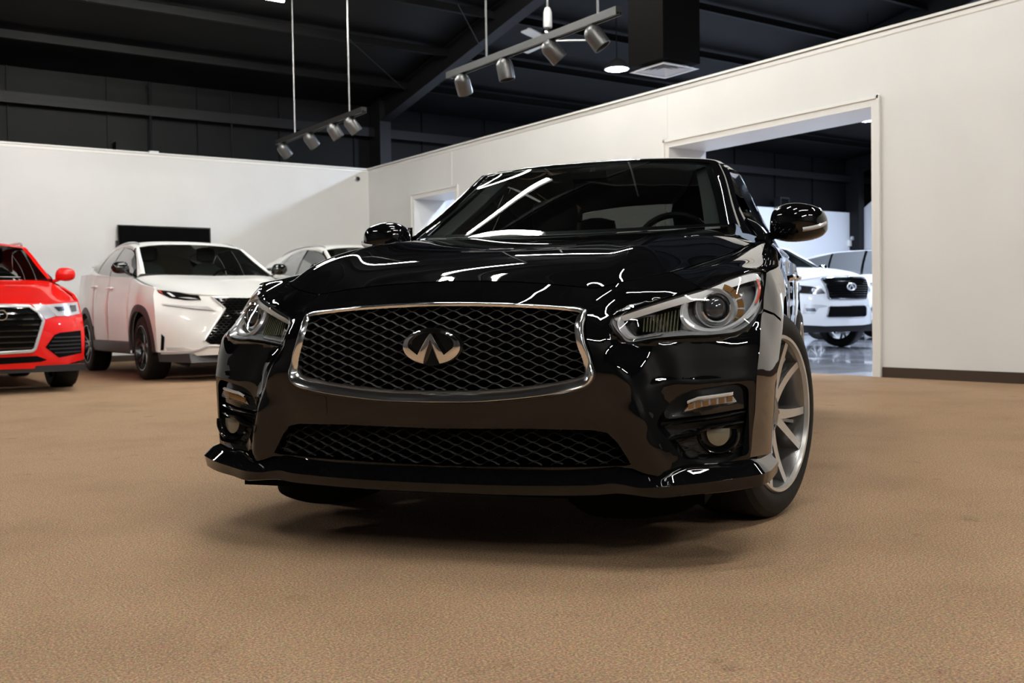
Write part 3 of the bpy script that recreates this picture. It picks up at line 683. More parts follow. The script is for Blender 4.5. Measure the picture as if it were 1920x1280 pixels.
bg = smoothgrid0(crgrid(BG, 8, 6), 14, False); bg[:, -1, 1] = SY(bg[:, -1, 0], bg[:, -1, 2])
for s in (1, -1):
    MB().grid(bg * (1, s, 1), s < 0).grid(np.array([bg[0], bg[0] - (.01, 0, .02)]) * (1, s, 1)).grid(np.array([bg[:, 0], bg[:, 0] - (0, 0, .03)]) * (1, s, 1)).build('fender_top', M['black'], car, sharp=40)
# ---- glasshouse
WS = [[(-.425,0,.968),(-.43,.25,.970),(-.455,.48,.976),(-.50,.640,.984)],
 [(-.66,0,1.105),(-.66,.235,1.105),(-.675,.45,1.097),(-.70,.592,1.09)],
 [(-.90,0,1.235),(-.90,.22,1.233),(-.90,.42,1.220),(-.895,.545,1.205)],
 [(-1.10,0,1.333),(-1.09,.20,1.328),(-1.06,.39,1.312),(-1.01,.503,1.290)]]
def biquad(G, nu, nv):
    G = np.array(G, float); a, b = G.shape[:2]; vv = np.linspace(0, 1, a); uu = G[:, :, 1] / G[:, -1:, 1]
    X = []; Y = []
    for i in range(a):
        for j in range(b):
            for rep in range(8 if j == b - 1 or i in (0, a - 1) else 1): X.append([vv[i] ** p * uu[i, j] ** q for p in range(3) for q in (0, 2, 4)]); Y.append(G[i, j])
    X = np.array(X); Y = np.array(Y); C1 = np.linalg.lstsq(X, Y[:, [0, 2]], rcond=None)[0]
    wy = np.polyfit(vv, G[:, -1, 1], 2); out = []
    for v in np.linspace(0, 1, nu):
        r = []
        for u in np.linspace(0, 1, nv):
            q = np.array([v ** p * u ** q for p in range(3) for q in (0, 2, 4)]) @ C1; r.append((q[0], np.polyval(wy, v) * u, q[1]))
        out.append(r)
    return np.array(out)
wsg = biquad(WS, 25, 22)
def sym(G): return np.concatenate([(G * (1, -1, 1))[:, ::-1][:, :-1], G], 1)
MB().grid(sym(wsg)).build('windshield', M['glass'], car, sharp=None)
mb = MB(); e = wsg[:, -1]; e2 = wsg[:, -2]   # black frit border
mb.grid(np.array([e - (.004, 0, .004), e2 - (.004, 0, .004)])).grid(np.array([wsg[-1] - (.003, 0, .004), wsg[-2] - (.003, 0, .004)])).grid(np.array([wsg[0] - (.004, 0, .002), wsg[1] - (.004, 0, .003)])).mirror().build('windshield_surround', M['plastic'], car)
for s in (1, -1):
    MB().grid(np.array([(wsg[:, -2] + (-.02, 0, -.015)), (wsg[:, -4] + (-.045, -.0, -.03)), (wsg[:, -4] + (-.13, .01, -.03))]) * (1, s, 1)).build('pillar_trim', mat('grey_pillar_trim', (.30, .30, .29), .7), car)
MB().grid(np.array([wsg[0] + (.03, 0, -.012), wsg[0] + (-.02, 0, -.03), wsg[0] + (-.05, 0, -.06)])).mirror().build('cowl', M['plastic'], car)
RG = [[(-1.10,0,1.333),(-1.09,.20,1.328),(-1.06,.39,1.312),(-1.01,.503,1.290),(-1.00,.535,1.272)],
 [(-1.14,0,1.348),(-1.13,.20,1.344),(-1.10,.39,1.330),(-1.06,.505,1.311),(-1.05,.54,1.292)],
 [(-1.35,0,1.378),(-1.35,.2,1.374),(-1.33,.39,1.358),(-1.32,.50,1.338),(-1.32,.545,1.316)],
 [(-1.75,0,1.385),(-1.75,.2,1.381),(-1.75,.38,1.366),(-1.75,.49,1.345),(-1.75,.54,1.320)],
 [(-2.2,0,1.350),(-2.2,.2,1.345),(-2.2,.36,1.33),(-2.2,.47,1.305),(-2.2,.53,1.275)],
 [(-2.55,0,1.285),(-2.55,.2,1.28),(-2.53,.34,1.265),(-2.5,.44,1.245),(-2.5,.50,1.215)]]
rg = crgrid(RG, 6, 6); MB().grid(sym(rg)).build('roof', M['black'], car, sharp=50)
RW = [[(-2.55,0,1.285),(-2.55,.2,1.28),(-2.53,.34,1.265),(-2.5,.44,1.245)],[(-2.85,0,1.15),(-2.85,.25,1.15),(-2.83,.42,1.135),(-2.82,.53,1.12)],[(-3.10,0,1.01),(-3.10,.27,1.01),(-3.08,.48,1.0),(-3.05,.60,.985)]]
MB().grid(sym(crgrid(RW, 5, 5))).build('rear_window', glass('rear_window_glass', (.26, .28, .28)), car)
TR = [[(-3.10,0,1.005),(-3.10,.3,1.0),(-3.05,.62,.985),(-2.95,.80,.94)],[(-3.4,0,1.0),(-3.4,.3,.998),(-3.35,.6,.975),(-3.3,.76,.93)],[(-3.64,0,.99),(-3.63,.3,.985),(-3.6,.55,.96),(-3.55,.70,.90)],[(-3.66,0,.7),(-3.65,.3,.7),(-3.6,.6,.68),(-3.55,.73,.66)],[(-3.62,0,.3),(-3.62,.3,.3),(-3.58,.6,.3),(-3.5,.74,.3)]]
MB().grid(sym(crgrid(TR, 4, 4))).build('trunk_lid', M['black'], car, sharp=50)
for s in (1, -1):
    A = cr([(-.50,.640,.984),(-.70,.592,1.09),(-.895,.545,1.205),(-1.01,.503,1.290)], 6)
    B = cr([(-.53,.690,.975),(-.73,.632,1.095),(-.92,.578,1.210),(-1.02,.538,1.283)], 6)
    Cc = cr([(-.58,.765,.930),(-.80,.660,1.085),(-.99,.602,1.205),(-1.10,.570,1.275)], 6)
    m_ = np.array((1, s, 1.))
    MB().grid(np.array([A, A * .8 + B * .2 + (.010, .004, .008), (A + B) / 2 + (.013, .006, .009), B + (.004, .006, 0), B * .8 + Cc * .2 - (0, .002, .006)]) * m_).build('a_pillar', M['black'], car, sharp=60)
    MB().grid(np.array([B * .8 + Cc * .2 - (0, .004, .012), B * .5 + Cc * .5 - (0, .0, .002), B * .15 + Cc * .85 + (0, .008, .002), Cc + (0, .002, -.004)]) * m_).build('door_frame', M['black'], car, sharp=60)
    # roof rail, side glass, pillars
    top = np.array([(-1.10,.570,1.275),(-1.4,.578,1.30),(-1.75,.575,1.303),(-2.15,.562,1.272),(-2.5,.535,1.205)])
    bot = np.array([(-.62,.815,.905),(-1.0,.835,.912),(-1.52,.842,.922),(-2.05,.838,.930),(-2.62,.80,.945)])
    topf = np.array([(-.58,.765,.930),(-.80,.660,1.085),(-.99,.602,1.205),(-1.10,.570,1.275)])
    def bow(a, b, k=.5): return (np.array(a) + np.array(b)) / 2 + (0, .02, 0)
    def pane(name, pts4, m):
        a, b, c, d = [np.array(p) for p in pts4]; G = []
        for u in np.linspace(0, 1, 6):
            G.append([(a * (1 - u) + b * u) * (1 - v) + (d * (1 - u) + c * u) * v + np.array([0, .03 * 4 * v * (1 - v) * .5, 0]) for v in np.linspace(0, 1, 6)])
        return MB().grid(np.array(G) * m_).build(name, m, car)
    pane('side_window', [(-.68,.815,.905), (-1.50,.838,.92), (-1.50,.577,1.298), (-1.10,.568,1.270)], M['darkglass'])
    pane('side_window', [(-1.56,.838,.921), (-2.20,.832,.932), (-2.20,.556,1.262), (-1.56,.577,1.300)], M['darkglass'])
    pane('side_window', [(-2.24,.830,.933), (-2.62,.80,.945), (-2.42,.60,1.15), (-2.24,.553,1.25)], M['darkglass'])
    MB().grid(np.array([[(-1.50,.840,.92),(-1.50,.720,1.12),(-1.50,.579,1.299)],[(-1.56,.840,.92),(-1.56,.720,1.12),(-1.56,.579,1.301)]]) * m_).build('b_pillar', M['gloss'], car)
    mb = MB(); mb.grid(np.array([cr(top, 5), cr(top, 5) + (0, -.02, .012), cr(np.array([(-1.02,.538,1.283),(-1.32,.545,1.316),(-1.75,.54,1.320),(-2.2,.53,1.275),(-2.5,.50,1.215)]), 5)]) * m_).build('roof_rail', M['black'], car, sharp=60)
    MB().tube(cr(np.concatenate([bot * (1, 1, 1) + (0, .004, 0)]), 5) * m_, .008, 6).build('window_trim', M['chrome'], car)
    MB().grid(np.array([cr([(-.60,.80,.925),(-1.0,.84,.905),(-1.52,.846,.915),(-2.05,.842,.925),(-2.62,.80,.945)], 5), cr([(-.60,.855,.868),(-1.0,.853,.885),(-1.52,.848,.895),(-2.05,.85,.905),(-2.62,.85,.915)], 5)]) * m_).build('belt_line', M['black'], car)
    MB().grid(np.array([cr([(-2.5,.44,1.245),(-2.82,.53,1.12),(-3.05,.60,.985)], 5), cr([(-2.48,.515,1.215),(-2.78,.60,1.10),(-3.03,.68,.975)], 5), cr([(-2.40,.575,1.20),(-2.62,.70,1.07),(-2.86,.80,.95)], 5), cr([(-2.22,.556,1.256),(-2.42,.605,1.15),(-2.64,.80,.935)], 5)]) * m_).build('c_pillar', M['black'], car)
    MB().grid(np.array([[(-3.05,.60,.985),(-3.3,.76,.93),(-3.55,.70,.90)],[(-2.7,.82,.94),(-3.1,.80,.93),(-3.4,.75,.92)]]) * m_).build('rear_deck_side', M['black'], car)
    # sail base with the mirror arm, and the mirror itself
    MB().grid(crgrid(np.array([[(-.52,.76,.925),(-.52,.79,.922),(-.52,.815,.905)],[(-.58,.755,.955),(-.58,.785,.955),(-.58,.822,.915)],[(-.66,.725,1.01),(-.66,.775,.985),(-.66,.835,.91)],[(-.72,.705,1.03),(-.72,.77,.995),(-.72,.835,.91)]]) , 3, 3) * m_).build('mirror_sail', M['black'], car)
    mir = bpy.data.objects.new('side_mirror', None); link(mir, car); mir.empty_display_size = .1
    # housing: lofted rings along y
    rings = []
    for y, x0, x1, z0, z1 in [(.770,-.735,-.705,.962,.985),(.775,-.75,-.675,.950,1.025),(.79,-.77,-.645,.938,1.052),(.83,-.79,-.625,.926,1.070),(.88,-.80,-.618,.924,1.072),(.93,-.80,-.632,.930,1.062),(.965,-.795,-.665,.944,1.045),(.982,-.785,-.705,.962,1.02),(.986,-.775,-.74,.975,1.0)]:
        ring = []
        for a in np.linspace(0, 2 * PI, 29)[:-1]:
            ca, sa = math.cos(a), math.sin(a); p = 2.6
            cx = (x0 + x1) / 2; cz = (z0 + z1) / 2
            ring.append(((cx + (x1 - x0) / 2 * math.copysign(abs(ca) ** (2 / p), ca)), y * s, cz + (z1 - z0) / 2 * math.copysign(abs(sa) ** (2 / p), sa)))
        rings.append(ring)
    R_ = cr(np.array(rings).reshape(len(rings), -1), 3).reshape(-1, 28, 3); R_ = np.concatenate([R_, R_[:, :1]], 1)
    mb = MB().grid(R_); mb.add(R_[0][:-1], [tuple(range(28))]); mb.add(R_[-1][:-1], [tuple(range(28))]); mb.build('mirror_housing', M['black'], mir, sharp=50)
    strip = cr([(-.617,.895,.962),(-.621,.925,.966),(-.642,.955,.974),(-.69,.980,.988)], 8)
    MB().grid(np.array([strip + (.001, .002, -.006), strip + (.007, .004, -.001), strip + (.007, .004, .004), strip + (.001, .002, np.float64(.010))]) * m_).build('signal_lamp', M['satin'], mir)
    MB().tube(np.array([(-.66,.79,.955),(-.70,.72,.935)]) * m_, .012, 8).tube(np.array([(-.67,.80,.948),(-.70,.72,.92)]) * m_, .010, 8).build('mirror_arm', M['black'], mir)
    MB().grid(np.array([[(-.802,.79,.945),(-.802,.79,1.055)],[(-.806,.96,.95),(-.806,.96,1.05)]]) * m_).build('mirror_glass', M['darkglass'], mir)
# ---- headlamps (each one a part, its optics are sub-parts)
lensi = off(lens_s, -.001)
def PT(y, z, d): return np.array([float(FX(y, z)) - d, y, z])
def lamp(s):
    m_ = np.array((1, s, 1.))
    def B(mb, name, m, par, **k):
        mb.v = [tuple(np.array(v) * m_) for v in mb.v]; return mb.build(name, m, par, **k)
    hl = B(panel(lensi, [], lambda a, b: F3(a, b, -.001), .02), 'headlight', M['lens'], car, sharp=None)
    # bowl behind the lens
    q = off(lens_s, -.014)
    def deep(a, b):
        return F3(a, b, .085) - np.array([0, .0, 0])
    mb = MB(); mb.grid(np.array([F3(lensi[:, 0], lensi[:, 1], .001), F3(q[:, 0], q[:, 1], .035), F3(q[:, 0], q[:, 1], .085)]))
    panel(q, [], deep, .03, mb=mb); B(mb, 'lamp_housing', mat('lamp_housing_grey', (0.30, 0.30, 0.31), 0.2, 0.45), hl)
    # bright bar along the top and round the inner tip
    tp = cr(lens_top[:-1] + [(.823,.760)], 6); a = 0
    nrm = off(np.array(list(tp) + [(.7, .5)]), -1.0)[:len(tp)] - tp; nrm = np.array([(.28, -.96)] * len(tp)); nrm[:, 0] = np.linspace(.5, .30, len(tp)); nrm /= np.linalg.norm(nrm, axis=1)[:, None]
    wd = np.interp(np.linspace(0, 1, len(tp)), [0, .1, .5, .85, 1], [.010, .016, .020, .022, .012])[:, None]
    r0 = tp + nrm * .004; r1 = tp + nrm * (.004 + wd * .5); r2 = tp + nrm * (.004 + wd)
    B(MB().grid(np.array([F3(r0[:, 0], r0[:, 1], .004), F3(r1[:, 0], r1[:, 1], .010), F3(r2[:, 0], r2[:, 1], .020), F3(r2[:, 0], r2[:, 1], .05)])), 'light_bar', mat('white_light_guide', (.92, .93, .94), .15, 0, 1.0), hl, sharp=30)
    tip = cr([(.500,.664),(.490,.650),(.489,.632),(.503,.606),(.525,.594),(.59,.603)], 6)
    B(MB().grid(np.array([F3(tip[:, 0], tip[:, 1], .006), F3(tip[:, 0] + .006, tip[:, 1] + .003, .004), F3(tip[:, 0] + .012, tip[:, 1] + .006, .02)])), 'inner_trim', M['satin'], hl)
    # inner reflector pocket with upright ribs
    pk = roundpoly([(.512,.645),(.520,.612),(.545,.602),(.635,.610),(.640,.672),(.60,.678)], .012, 4)
    pts, T, lp = cdt(pk, [], .014)
    f = lambda a, b: F3(a, b, .05 + .035 * np.sin(np.clip((a - .51) / .13, 0, 1) * PI)); mb = MB(); mb.add(f(pts[:, 0], pts[:, 1]), T)
    B(mb, 'reflector', M['darkchrome'], hl)
    mb = MB(); k = 0
    for y in np.arange(.545, .638, .0085):
        zt = .652 + (y - .545) * .26; zb = .612
        a_ = PT(y, zt - .004, .050); b_ = PT(y, zb, .045); mb.obox((a_ + b_) / 2, (b_ - a_) / 2, (0, .0014, 0), (.008, 0, 0)); k += 1
    B(mb, 'louvre', mat('smoky_acrylic', (0.25, 0.25, 0.16), 0.1, 0.6), hl)
    # projector with its rings: axis tilted outwards with the lamp face
    c = PT(.718, .672, .045); ax = Vector((.90, .38, .10)).normalized()
    Q = Matrix.Translation(Vector(c)) @ ax.to_track_quat('Z', 'Y').to_matrix().to_4x4()
    def lathe(prof, name, m, n=40, **k): return B(MB().lathe(prof, n, Q), name, m, hl, **k)
    lathe([(0, .022), (.010, .021), (.020, .017), (.028, .010), (.033, .0)], 'projector_lens', M['projlens'], sharp=None)
    lathe([(.0325, -.005), (.034, .010), (.037, .014), (.041, .012), (.043, .002)], 'projector_ring', M['chrome'])
    lathe([(.043, .002), (.047, -.004), (.052, .003), (.054, .004), (.055, .0), (.055, -.02)], 'projector_bezel', M['satin'])
    # broad satin arc sweeping under the projector from the inner side to the outer
    A_ = []
    for t, (y, z, wd_) in enumerate([(.646,.690,.007),(.643,.668,.009),(.648,.645,.010),(.664,.626,.010),(.69,.614,.008),(.72,.611,.007),(.752,.617,.007),(.782,.634,.007),(.803,.658,.007),(.817,.69,.006),(.822,.73,.005)]): A_.append((y, z, wd_))
    A_ = cr(A_, 5); T_ = np.gradient(A_[:, :2], axis=0); n_ = np.stack([-T_[:, 1], T_[:, 0]], 1); n_ /= np.linalg.norm(n_, axis=1)[:, None]
    rr = []
    for k_, dd in ((-1, .040), (-.9, .026), (0, .018), (.9, .026), (1, .045)):
        q_ = A_[:, :2] + n_ * (A_[:, 2] * k_)[:, None]; rr.append(F3(q_[:, 0], q_[:, 1], dd))
    B(MB().grid(np.array(rr)), 'lamp_arc', M['satin'], hl, sharp=40)
    # amber turn-signal cells between the rings
    for a0 in np.radians([-128, -103, -78, -52, -26, 0, 26, 50]):
        mb = MB(); G = []
        for rad in (.056, .064, .072):
            G.append([Q @ Vector((0, 0, 0)) for _ in ()] or [np.array(c) + np.array([-.022 + .1 * (.082 - rad) - .55 * max(0, rad * math.cos(a)), rad * math.cos(a), rad * math.sin(a) * .95]) for a in np.linspace(a0, a0 + math.radians(22), 5)])
        mb.grid(np.array(G)); B(mb, 'signal_cell', M['amber'] if a0 > math.radians(-100) else M['amber'], hl, sharp=None)
    # outer chrome wall and the red side marker
    ow = cr([(.800,.757),(.812,.725),(.812,.69),(.803,.664),(.785,.642)], 5)
    B(MB().grid(np.array([F3(ow[:, 0], ow[:, 1], .05), F3(ow[:, 0] + .012, ow[:, 1], .012), F3(ow[:, 0] + .018, ow[:, 1], .02)])), 'outer_reflector', M['silver'], hl)
    rm = cr([(.817,.752),(.824,.728),(.823,.70),(.818,.684)], 5)
    B(MB().grid(np.array([F3(rm[:, 0] - .003, rm[:, 1], .010), F3(rm[:, 0], rm[:, 1], .006), F3(rm[:, 0] + .003, rm[:, 1], .010)])), 'side_marker', M['redlens'], hl)
    # dark seal round the lens
    o1 = off(lens_s, .0055); o1 = np.concatenate([o1, o1[:1]]); l1 = np.concatenate([lensi, lensi[:1]])
    B(MB().grid(np.array([F3(o1[:, 0], o1[:, 1], .012), F3(l1[:, 0], l1[:, 1], .006)])), 'lamp_seal', M['plastic'], hl)
    # ---- corner pocket: turn lamp, two blades, fog lamp
    pf = panel(off(pocket, -.004), [], lambda a, b: F3(a, b, .045), .02); fp = B(pf, 'fog_pocket', M['plastic'], car)
    shelf = np.array([(.604,.405),(.634,.444),(.668,.459),(.788,.472),(.806,.462),(.806,.408),(.70,.394),(.61,.386)])
    B(panel(roundpoly(shelf, .01, 3), [], lambda a, b: F3(a, b, .016 + .10 * np.clip(b - .425, 0, 1)), .014, (0,), (-.03, 0, 0)), 'lamp_shelf', M['gloss'], fp)
    tl = roundpoly([(.650,.402),(.673,.430),(.690,.436),(.772,.446),(.786,.424)], .006, 3)
    t_ = B(panel(tl, [], lambda a, b: F3(a, b, .002 - .004 * np.sin(np.clip((b - .40) / .045, 0, 1) * PI)), .012, (0,), (-.02, 0, 0)), 'turn_lamp', M['lens'], fp)
    B(panel(off(tl, -.002), [], lambda a, b: F3(a, b, .013), .012), 'turn_reflector', M['satin'], t_)
    for y in (.672, .690, .709, .728, .747, .766):
        z = .4165 + (y - .66) * .17; p = PT(y, z, .009)
        B(MB().obox(p, (.003, 0, 0), (0, .0070, .001), (0, 0, .0075)), 'amber_cell', M['amber'], t_, smooth=False)
    up_ = densify([(.664,.431),(.690,.441),(.775,.4505)], .01, False)
    B(MB().grid(np.array([F3(up_[:, 0], up_[:, 1] - .006, .001), F3(up_[:, 0], up_[:, 1] - .001, -.003), F3(up_[:, 0], up_[:, 1] + .002, .006)])), 'chrome_edge', M['silver'], t_)
    for zz in ([(.600,.374),(.66,.380),(.73,.388),(.806,.399)], [(.612,.336),(.665,.343),(.685,.349),(.71,.362),(.735,.3645),(.80,.3715)]):
        c_ = cr(zz, 6); a_, b_ = c_[:, 0], c_[:, 1]
        B(MB().grid(np.array([F3(a_, b_ - .009, .045), F3(a_, b_ - .007, .014), F3(a_, b_ - .001, .007), F3(a_, b_ + .003, .012), F3(a_, b_ + .006, .045)])), 'blade', M['gloss'], fp, sharp=40)
    # fog lamp: D-shaped lens in a round cup
    fc = PT(.737, .345, .022); Q2 = Matrix.Translation(Vector(fc)) @ Vector((.93, .30, 0)).normalized().to_track_quat('Z', 'Y').to_matrix().to_4x4()
    def D(r, h, n=24): return [tuple(Q2 @ Vector(v)) for v in [(h_ , 0, 0) for h_ in ()]] 
    W_ = []
    fo = B(MB().add(*(lambda A: ([tuple(fc + np.array([h, y, z])) for (y, z, h) in A[0]], A[1]))(([(.056 * k * math.cos(a), .056 * k * math.sin(a) - .0, hh) for k, hh in ((1.0, .006), (.93, .010), (.86, .006), (.70, -.02), (.55, -.03)) for a in np.linspace(PI * .92, 2 * PI + PI * .08, 25)],
        [(i * 25 + j, i * 25 + j + 1, (i + 1) * 25 + j + 1, (i + 1) * 25 + j) for i in range(4) for j in range(24)]))), 'fog_cup', M['gloss'], fp)
    dl = [(.029 * math.cos(a), .029 * math.sin(a) * 1.2 + .002) for a in np.linspace(PI * 1.0, 2 * PI, 20)] + [(.029, .013), (-.029, .013)]
    pts, T, lp = cdt(np.array(dl), [], .008); r2_ = (pts[:, 0] / .036) ** 2 + (pts[:, 1] / .045) ** 2
    B(MB().add(np.stack([fc[0] + .002 + .006 * (1 - r2_) - .38 * pts[:, 0] * .6, fc[1] + pts[:, 0], fc[2] + pts[:, 1]], 1), T), 'fog_lamp', M['foglens'], fp, sharp=None)
    # fine weave behind the fog lamp
    mb = MB()
    for k in range(6):
        ys = np.linspace(.63, .80, 40); zz = .288 + k * .0125 + .005 * np.sin(2 * PI * ys / .062 + PI * (k % 2)); ok = inside_np(np.stack([ys, zz], 1), off(pocket, -.008)) & ((ys - .737) ** 2 + (zz - .345) ** 2 > .056 ** 2)
        ys, zz = ys[ok], zz[ok]
        if len(ys) < 3: continue
        sp = np.where(np.diff(ys) > .01)[0]
        for ch in np.split(np.arange(len(ys)), sp + 1):
            if len(ch) > 2: mb.grid(np.array([F3(ys[ch], zz[ch] - .001, .036), F3(ys[ch], zz[ch] + .001, .036), F3(ys[ch], zz[ch] + .001, .044)]))
    tag(B(mb, 'pocket_mesh', M['plastic'], fp), kind='stuff')
lamp(1); lamp(-1)

# ---- wheels
def make_wheel(par, loc, rz, R=.333, W=.235, rimr=.246, side=1, spokes=5, style='twin', tag_='wheel', rimm=None, darkm_=None):
    w_ = bpy.data.objects.new(tag_, None); link(w_, par); w_.location = loc; w_.rotation_euler = (0, 0, rz); w_.empty_display_size = .1
    Q = Matrix.Rotation(-PI / 2 * side, 4, 'X')       # local Z -> outward (+y for side=1)
    h = W / 2
    tp = [(rimr - .004, h - .022), (rimr + .004, h - .006), (rimr + .020, h + .002), (R - .045, h + .004), (R - .018, h - .006), (R - .004, h - .022), (R, h - .05), (R, 0), (R, -h + .05), (R - .004, -h + .022), (R - .02, -h + .004), (R - .05, -h), (rimr, -h + .02)]
    MB().lathe(tp, 64, Q).build('tire', M['rubber'], w_, sharp=28)
    for g in (-.055, -.02, .02, .055):
        MB().lathe([(R + .0006, g - .004), (R - .004, g - .003), (R - .004, g + .003), (R + .0006, g + .004)], 48, Q).build('tread_groove', M['void'], w_) if par == car else None
    rm = rimm or M['rim']; dk = darkm_ or M['rimdark']
    MB().lathe([(rimr + .006, h - .004), (rimr + .002, h + .004), (rimr - .007, h + .003), (rimr - .010, h - .010)], 64, Q).build('rim_lip', rm, w_)
    MB().lathe([(rimr - .010, h - .010), (rimr - .020, h - .035), (rimr - .024, h - .10), (rimr - .02, -h + .03)], 64, Q).build('barrel', dk, w_)
    MB().lathe([(.0, .005), (.155, .005), (.160, -.005), (.160, -.02), (.0, -.02)], 40, Q).build('brake_disc', M['disc'], w_)
    MB().lathe([(0, h - .022), (.028, h - .022), (.032, h - .028), (.062, h - .034), (.066, h - .060), (.03, h - .08)], 32, Q).build('hub', dk, w_)
    ctr = h - .030
    def spoke(a0, a1, w0, w1, r0=.045, r1=rimr - .010, dz0=-.004, dz1=.018, th=.035):
        n = 10; top = []; 
        mbf, mbs = MB(), MB(); Ls, Rs, Lb, Rb = [], [], [], []
        for t in np.linspace(0, 1, n):
            r = r0 + (r1 - r0) * t; a = a0 + (a1 - a0) * (t ** 1.2); hw = (w0 + (w1 - w0) * t) / 2; z = ctr + dz0 + (dz1 - dz0) * t - .006 * math.sin(PI * t)
            ca, sa = math.cos(a), math.sin(a); p = np.array([r * ca, r * sa]); nn = np.array([-sa, ca])
            L_, R__ = p + nn * hw, p - nn * hw; e = .0035
            Ls.append((*L_, z)); Rs.append((*R__, z)); Lb.append((*(p + nn * (hw + e + .003)), z - th)); Rb.append((*(p - nn * (hw + e + .003)), z - th))
        mbf.grid(np.array([Rs, Ls]))
        mbs.grid(np.array([Ls, Lb])).grid(np.array([Rb, Rs])).grid(np.array([Lb, Rb]))
        for m__ in (mbf, mbs): m__.v = [tuple(Q @ Vector(v)) for v in m__.v]
        sp = mbs.build('spoke', dk, w_, sharp=40); mbf.build('spoke_face', rm, sp, sharp=40)
    for k in range(spokes):
        a = PI / 2 + 2 * PI * k / spokes + (0.0 if side == 1 else 0)
        if style == 'twin':
            for s_ in (-1, 1): spoke(a + s_ * .17, a + s_ * .27, .034, .024, r0=.045, th=.055)
            for s_ in (-1, 1): spoke(a + s_ * .05, a + s_ * .10, .012, .010, r0=.06, r1=rimr - .016, dz0=-.022, dz1=-.012, th=.03)
        else:
            for s_ in (-1, 1): spoke(a + s_ * .05, a + s_ * .20, .030, .022, r0=.05)
    for k in range(5):
        a = 2 * PI * k / 5 + .6; MB().lathe([(0, h - .026), (.006, h - .026), (.007, h - .036)], 8, Q @ Matrix.Translation((.045 * math.cos(a), .045 * math.sin(a), 0))).build('lug_nut', M['darkchrome'], w_)
    return w_
ST = -math.radians(17)
make_wheel(car, (.01, .745, .333), ST); make_wheel(car, (.0, -.745, .333), ST, side=-1)
make_wheel(car, (-2.71, .745, .333), 0); make_wheel(car, (-2.71, -.745, .333), 0, side=-1)
# ---- cabin
cb = MB(); dash = [[(-.47,0,.945),(-.47,.3,.947),(-.52,.60,.945)],[(-.66,0,.955),(-.66,.3,.96),(-.66,.64,.955)],[(-.84,0,.945),(-.84,.3,.97),(-.82,.68,.955)],[(-.90,0,.86),(-.90,.3,.86),(-.88,.70,.86)],[(-.90,0,.6),(-.90,.3,.6),(-.88,.72,.6)]]
cb.grid(sym(crgrid(dash, 4, 4))).build('dashboard', M['wood'], car)
MB().box(-3.0, -.5, -.78, .78, .22, .26).build('cabin_floor', M['void'], car, smooth=False)
sw = [(-.98 + .05 * math.sin(a), .36 + .175 * math.cos(a), .905 + .165 * math.sin(a)) for a in np.linspace(0, 2 * PI, 41)[:-1]]
swo = MB().tube(sw, .014, 8, closed=True).build('steering_wheel', M['wood'], car)
MB().obox((-.985, .36, .905), (.01, 0, 0), (0, .16, 0), (0, 0, .018)).obox((-.975, .36, .895), (.02, 0, 0), (0, .06, 0), (0, 0, .05)).build('wheel_boss', M['wood'], swo, smooth=False)
def seat(x, y, m, w_=.24, z0=.45, hr=True):
    t = bpy.data.objects.new('seat', None); link(t, car); t.empty_display_size = .1
    G = []
    for k, (dx, z, ww, th) in enumerate([(-.30,z0,.20,.06),(-.02,z0+.02,.92,.08),(-.0,z0+.03,1,.08),(-.47,z0+.02,1,.08)]): pass
    rings = []
    for (cx, cz, hw, th) in [(x - .05, z0 + .02, w_ * .9, .05), (x - .10, z0 + .15, w_, .07), (x - .16, z0 + .35, w_ * .97, .065), (x - .22, z0 + .52, w_ * .80, .05), (x - .25, z0 + .60, w_ * .55, .03)]:
        rings.append([(cx + th * math.sin(a), y + hw * math.copysign(abs(math.cos(a)) ** .5, math.cos(a)), cz + .01 * math.sin(a)) for a in np.linspace(0, 2 * PI, 21)])
    R1 = cr(np.array(rings).reshape(5, -1), 4).reshape(-1, 21, 3); mb = MB().grid(R1); mb.add(R1[-1][:-1], [tuple(range(20))]); mb.build('backrest', m, t)
    rings = [[(x + .22 + dx * 1.0, y + w_ * .95 * k_ * math.copysign(abs(math.cos(a)) ** .5, math.cos(a)), z0 - .02 + .06 * math.sin(a)) for a in np.linspace(0, 2 * PI, 17)] for dx, k_ in ((.20, .5), (.19, .9), (.05, 1), (-.2, 1), (-.30, .9))]
    MB().grid(np.array(rings)).build('cushion', m, t)
    rings = [[(x - .27 + .04 * k_ * math.sin(a), y + .125 * k_ * math.copysign(abs(math.cos(a)) ** .5, math.cos(a)), z) for a in np.linspace(0, 2 * PI, 17)] for z, k_ in ((z0 + .61, .3), (z0 + .63, .9), (z0 + .70, 1), (z0 + .77, .9), (z0 + .79, .3))]
    MB().grid(np.array(rings)).build('headrest', m, t); return t
for y in (.36, -.36): seat(-1.35, y, M['seat'])
for y in (.34, -.34): seat(-2.15, y, M['seat'], z0=.42)
MB().obox((-.92, .0, 1.252), (.008, 0, 0), (0, .075, 0), (0, 0, .018)).tube([(-.92, 0, 1.26), (-.96, 0, 1.285)], .008, 6).build('rear_view_mirror', M['void'], car)

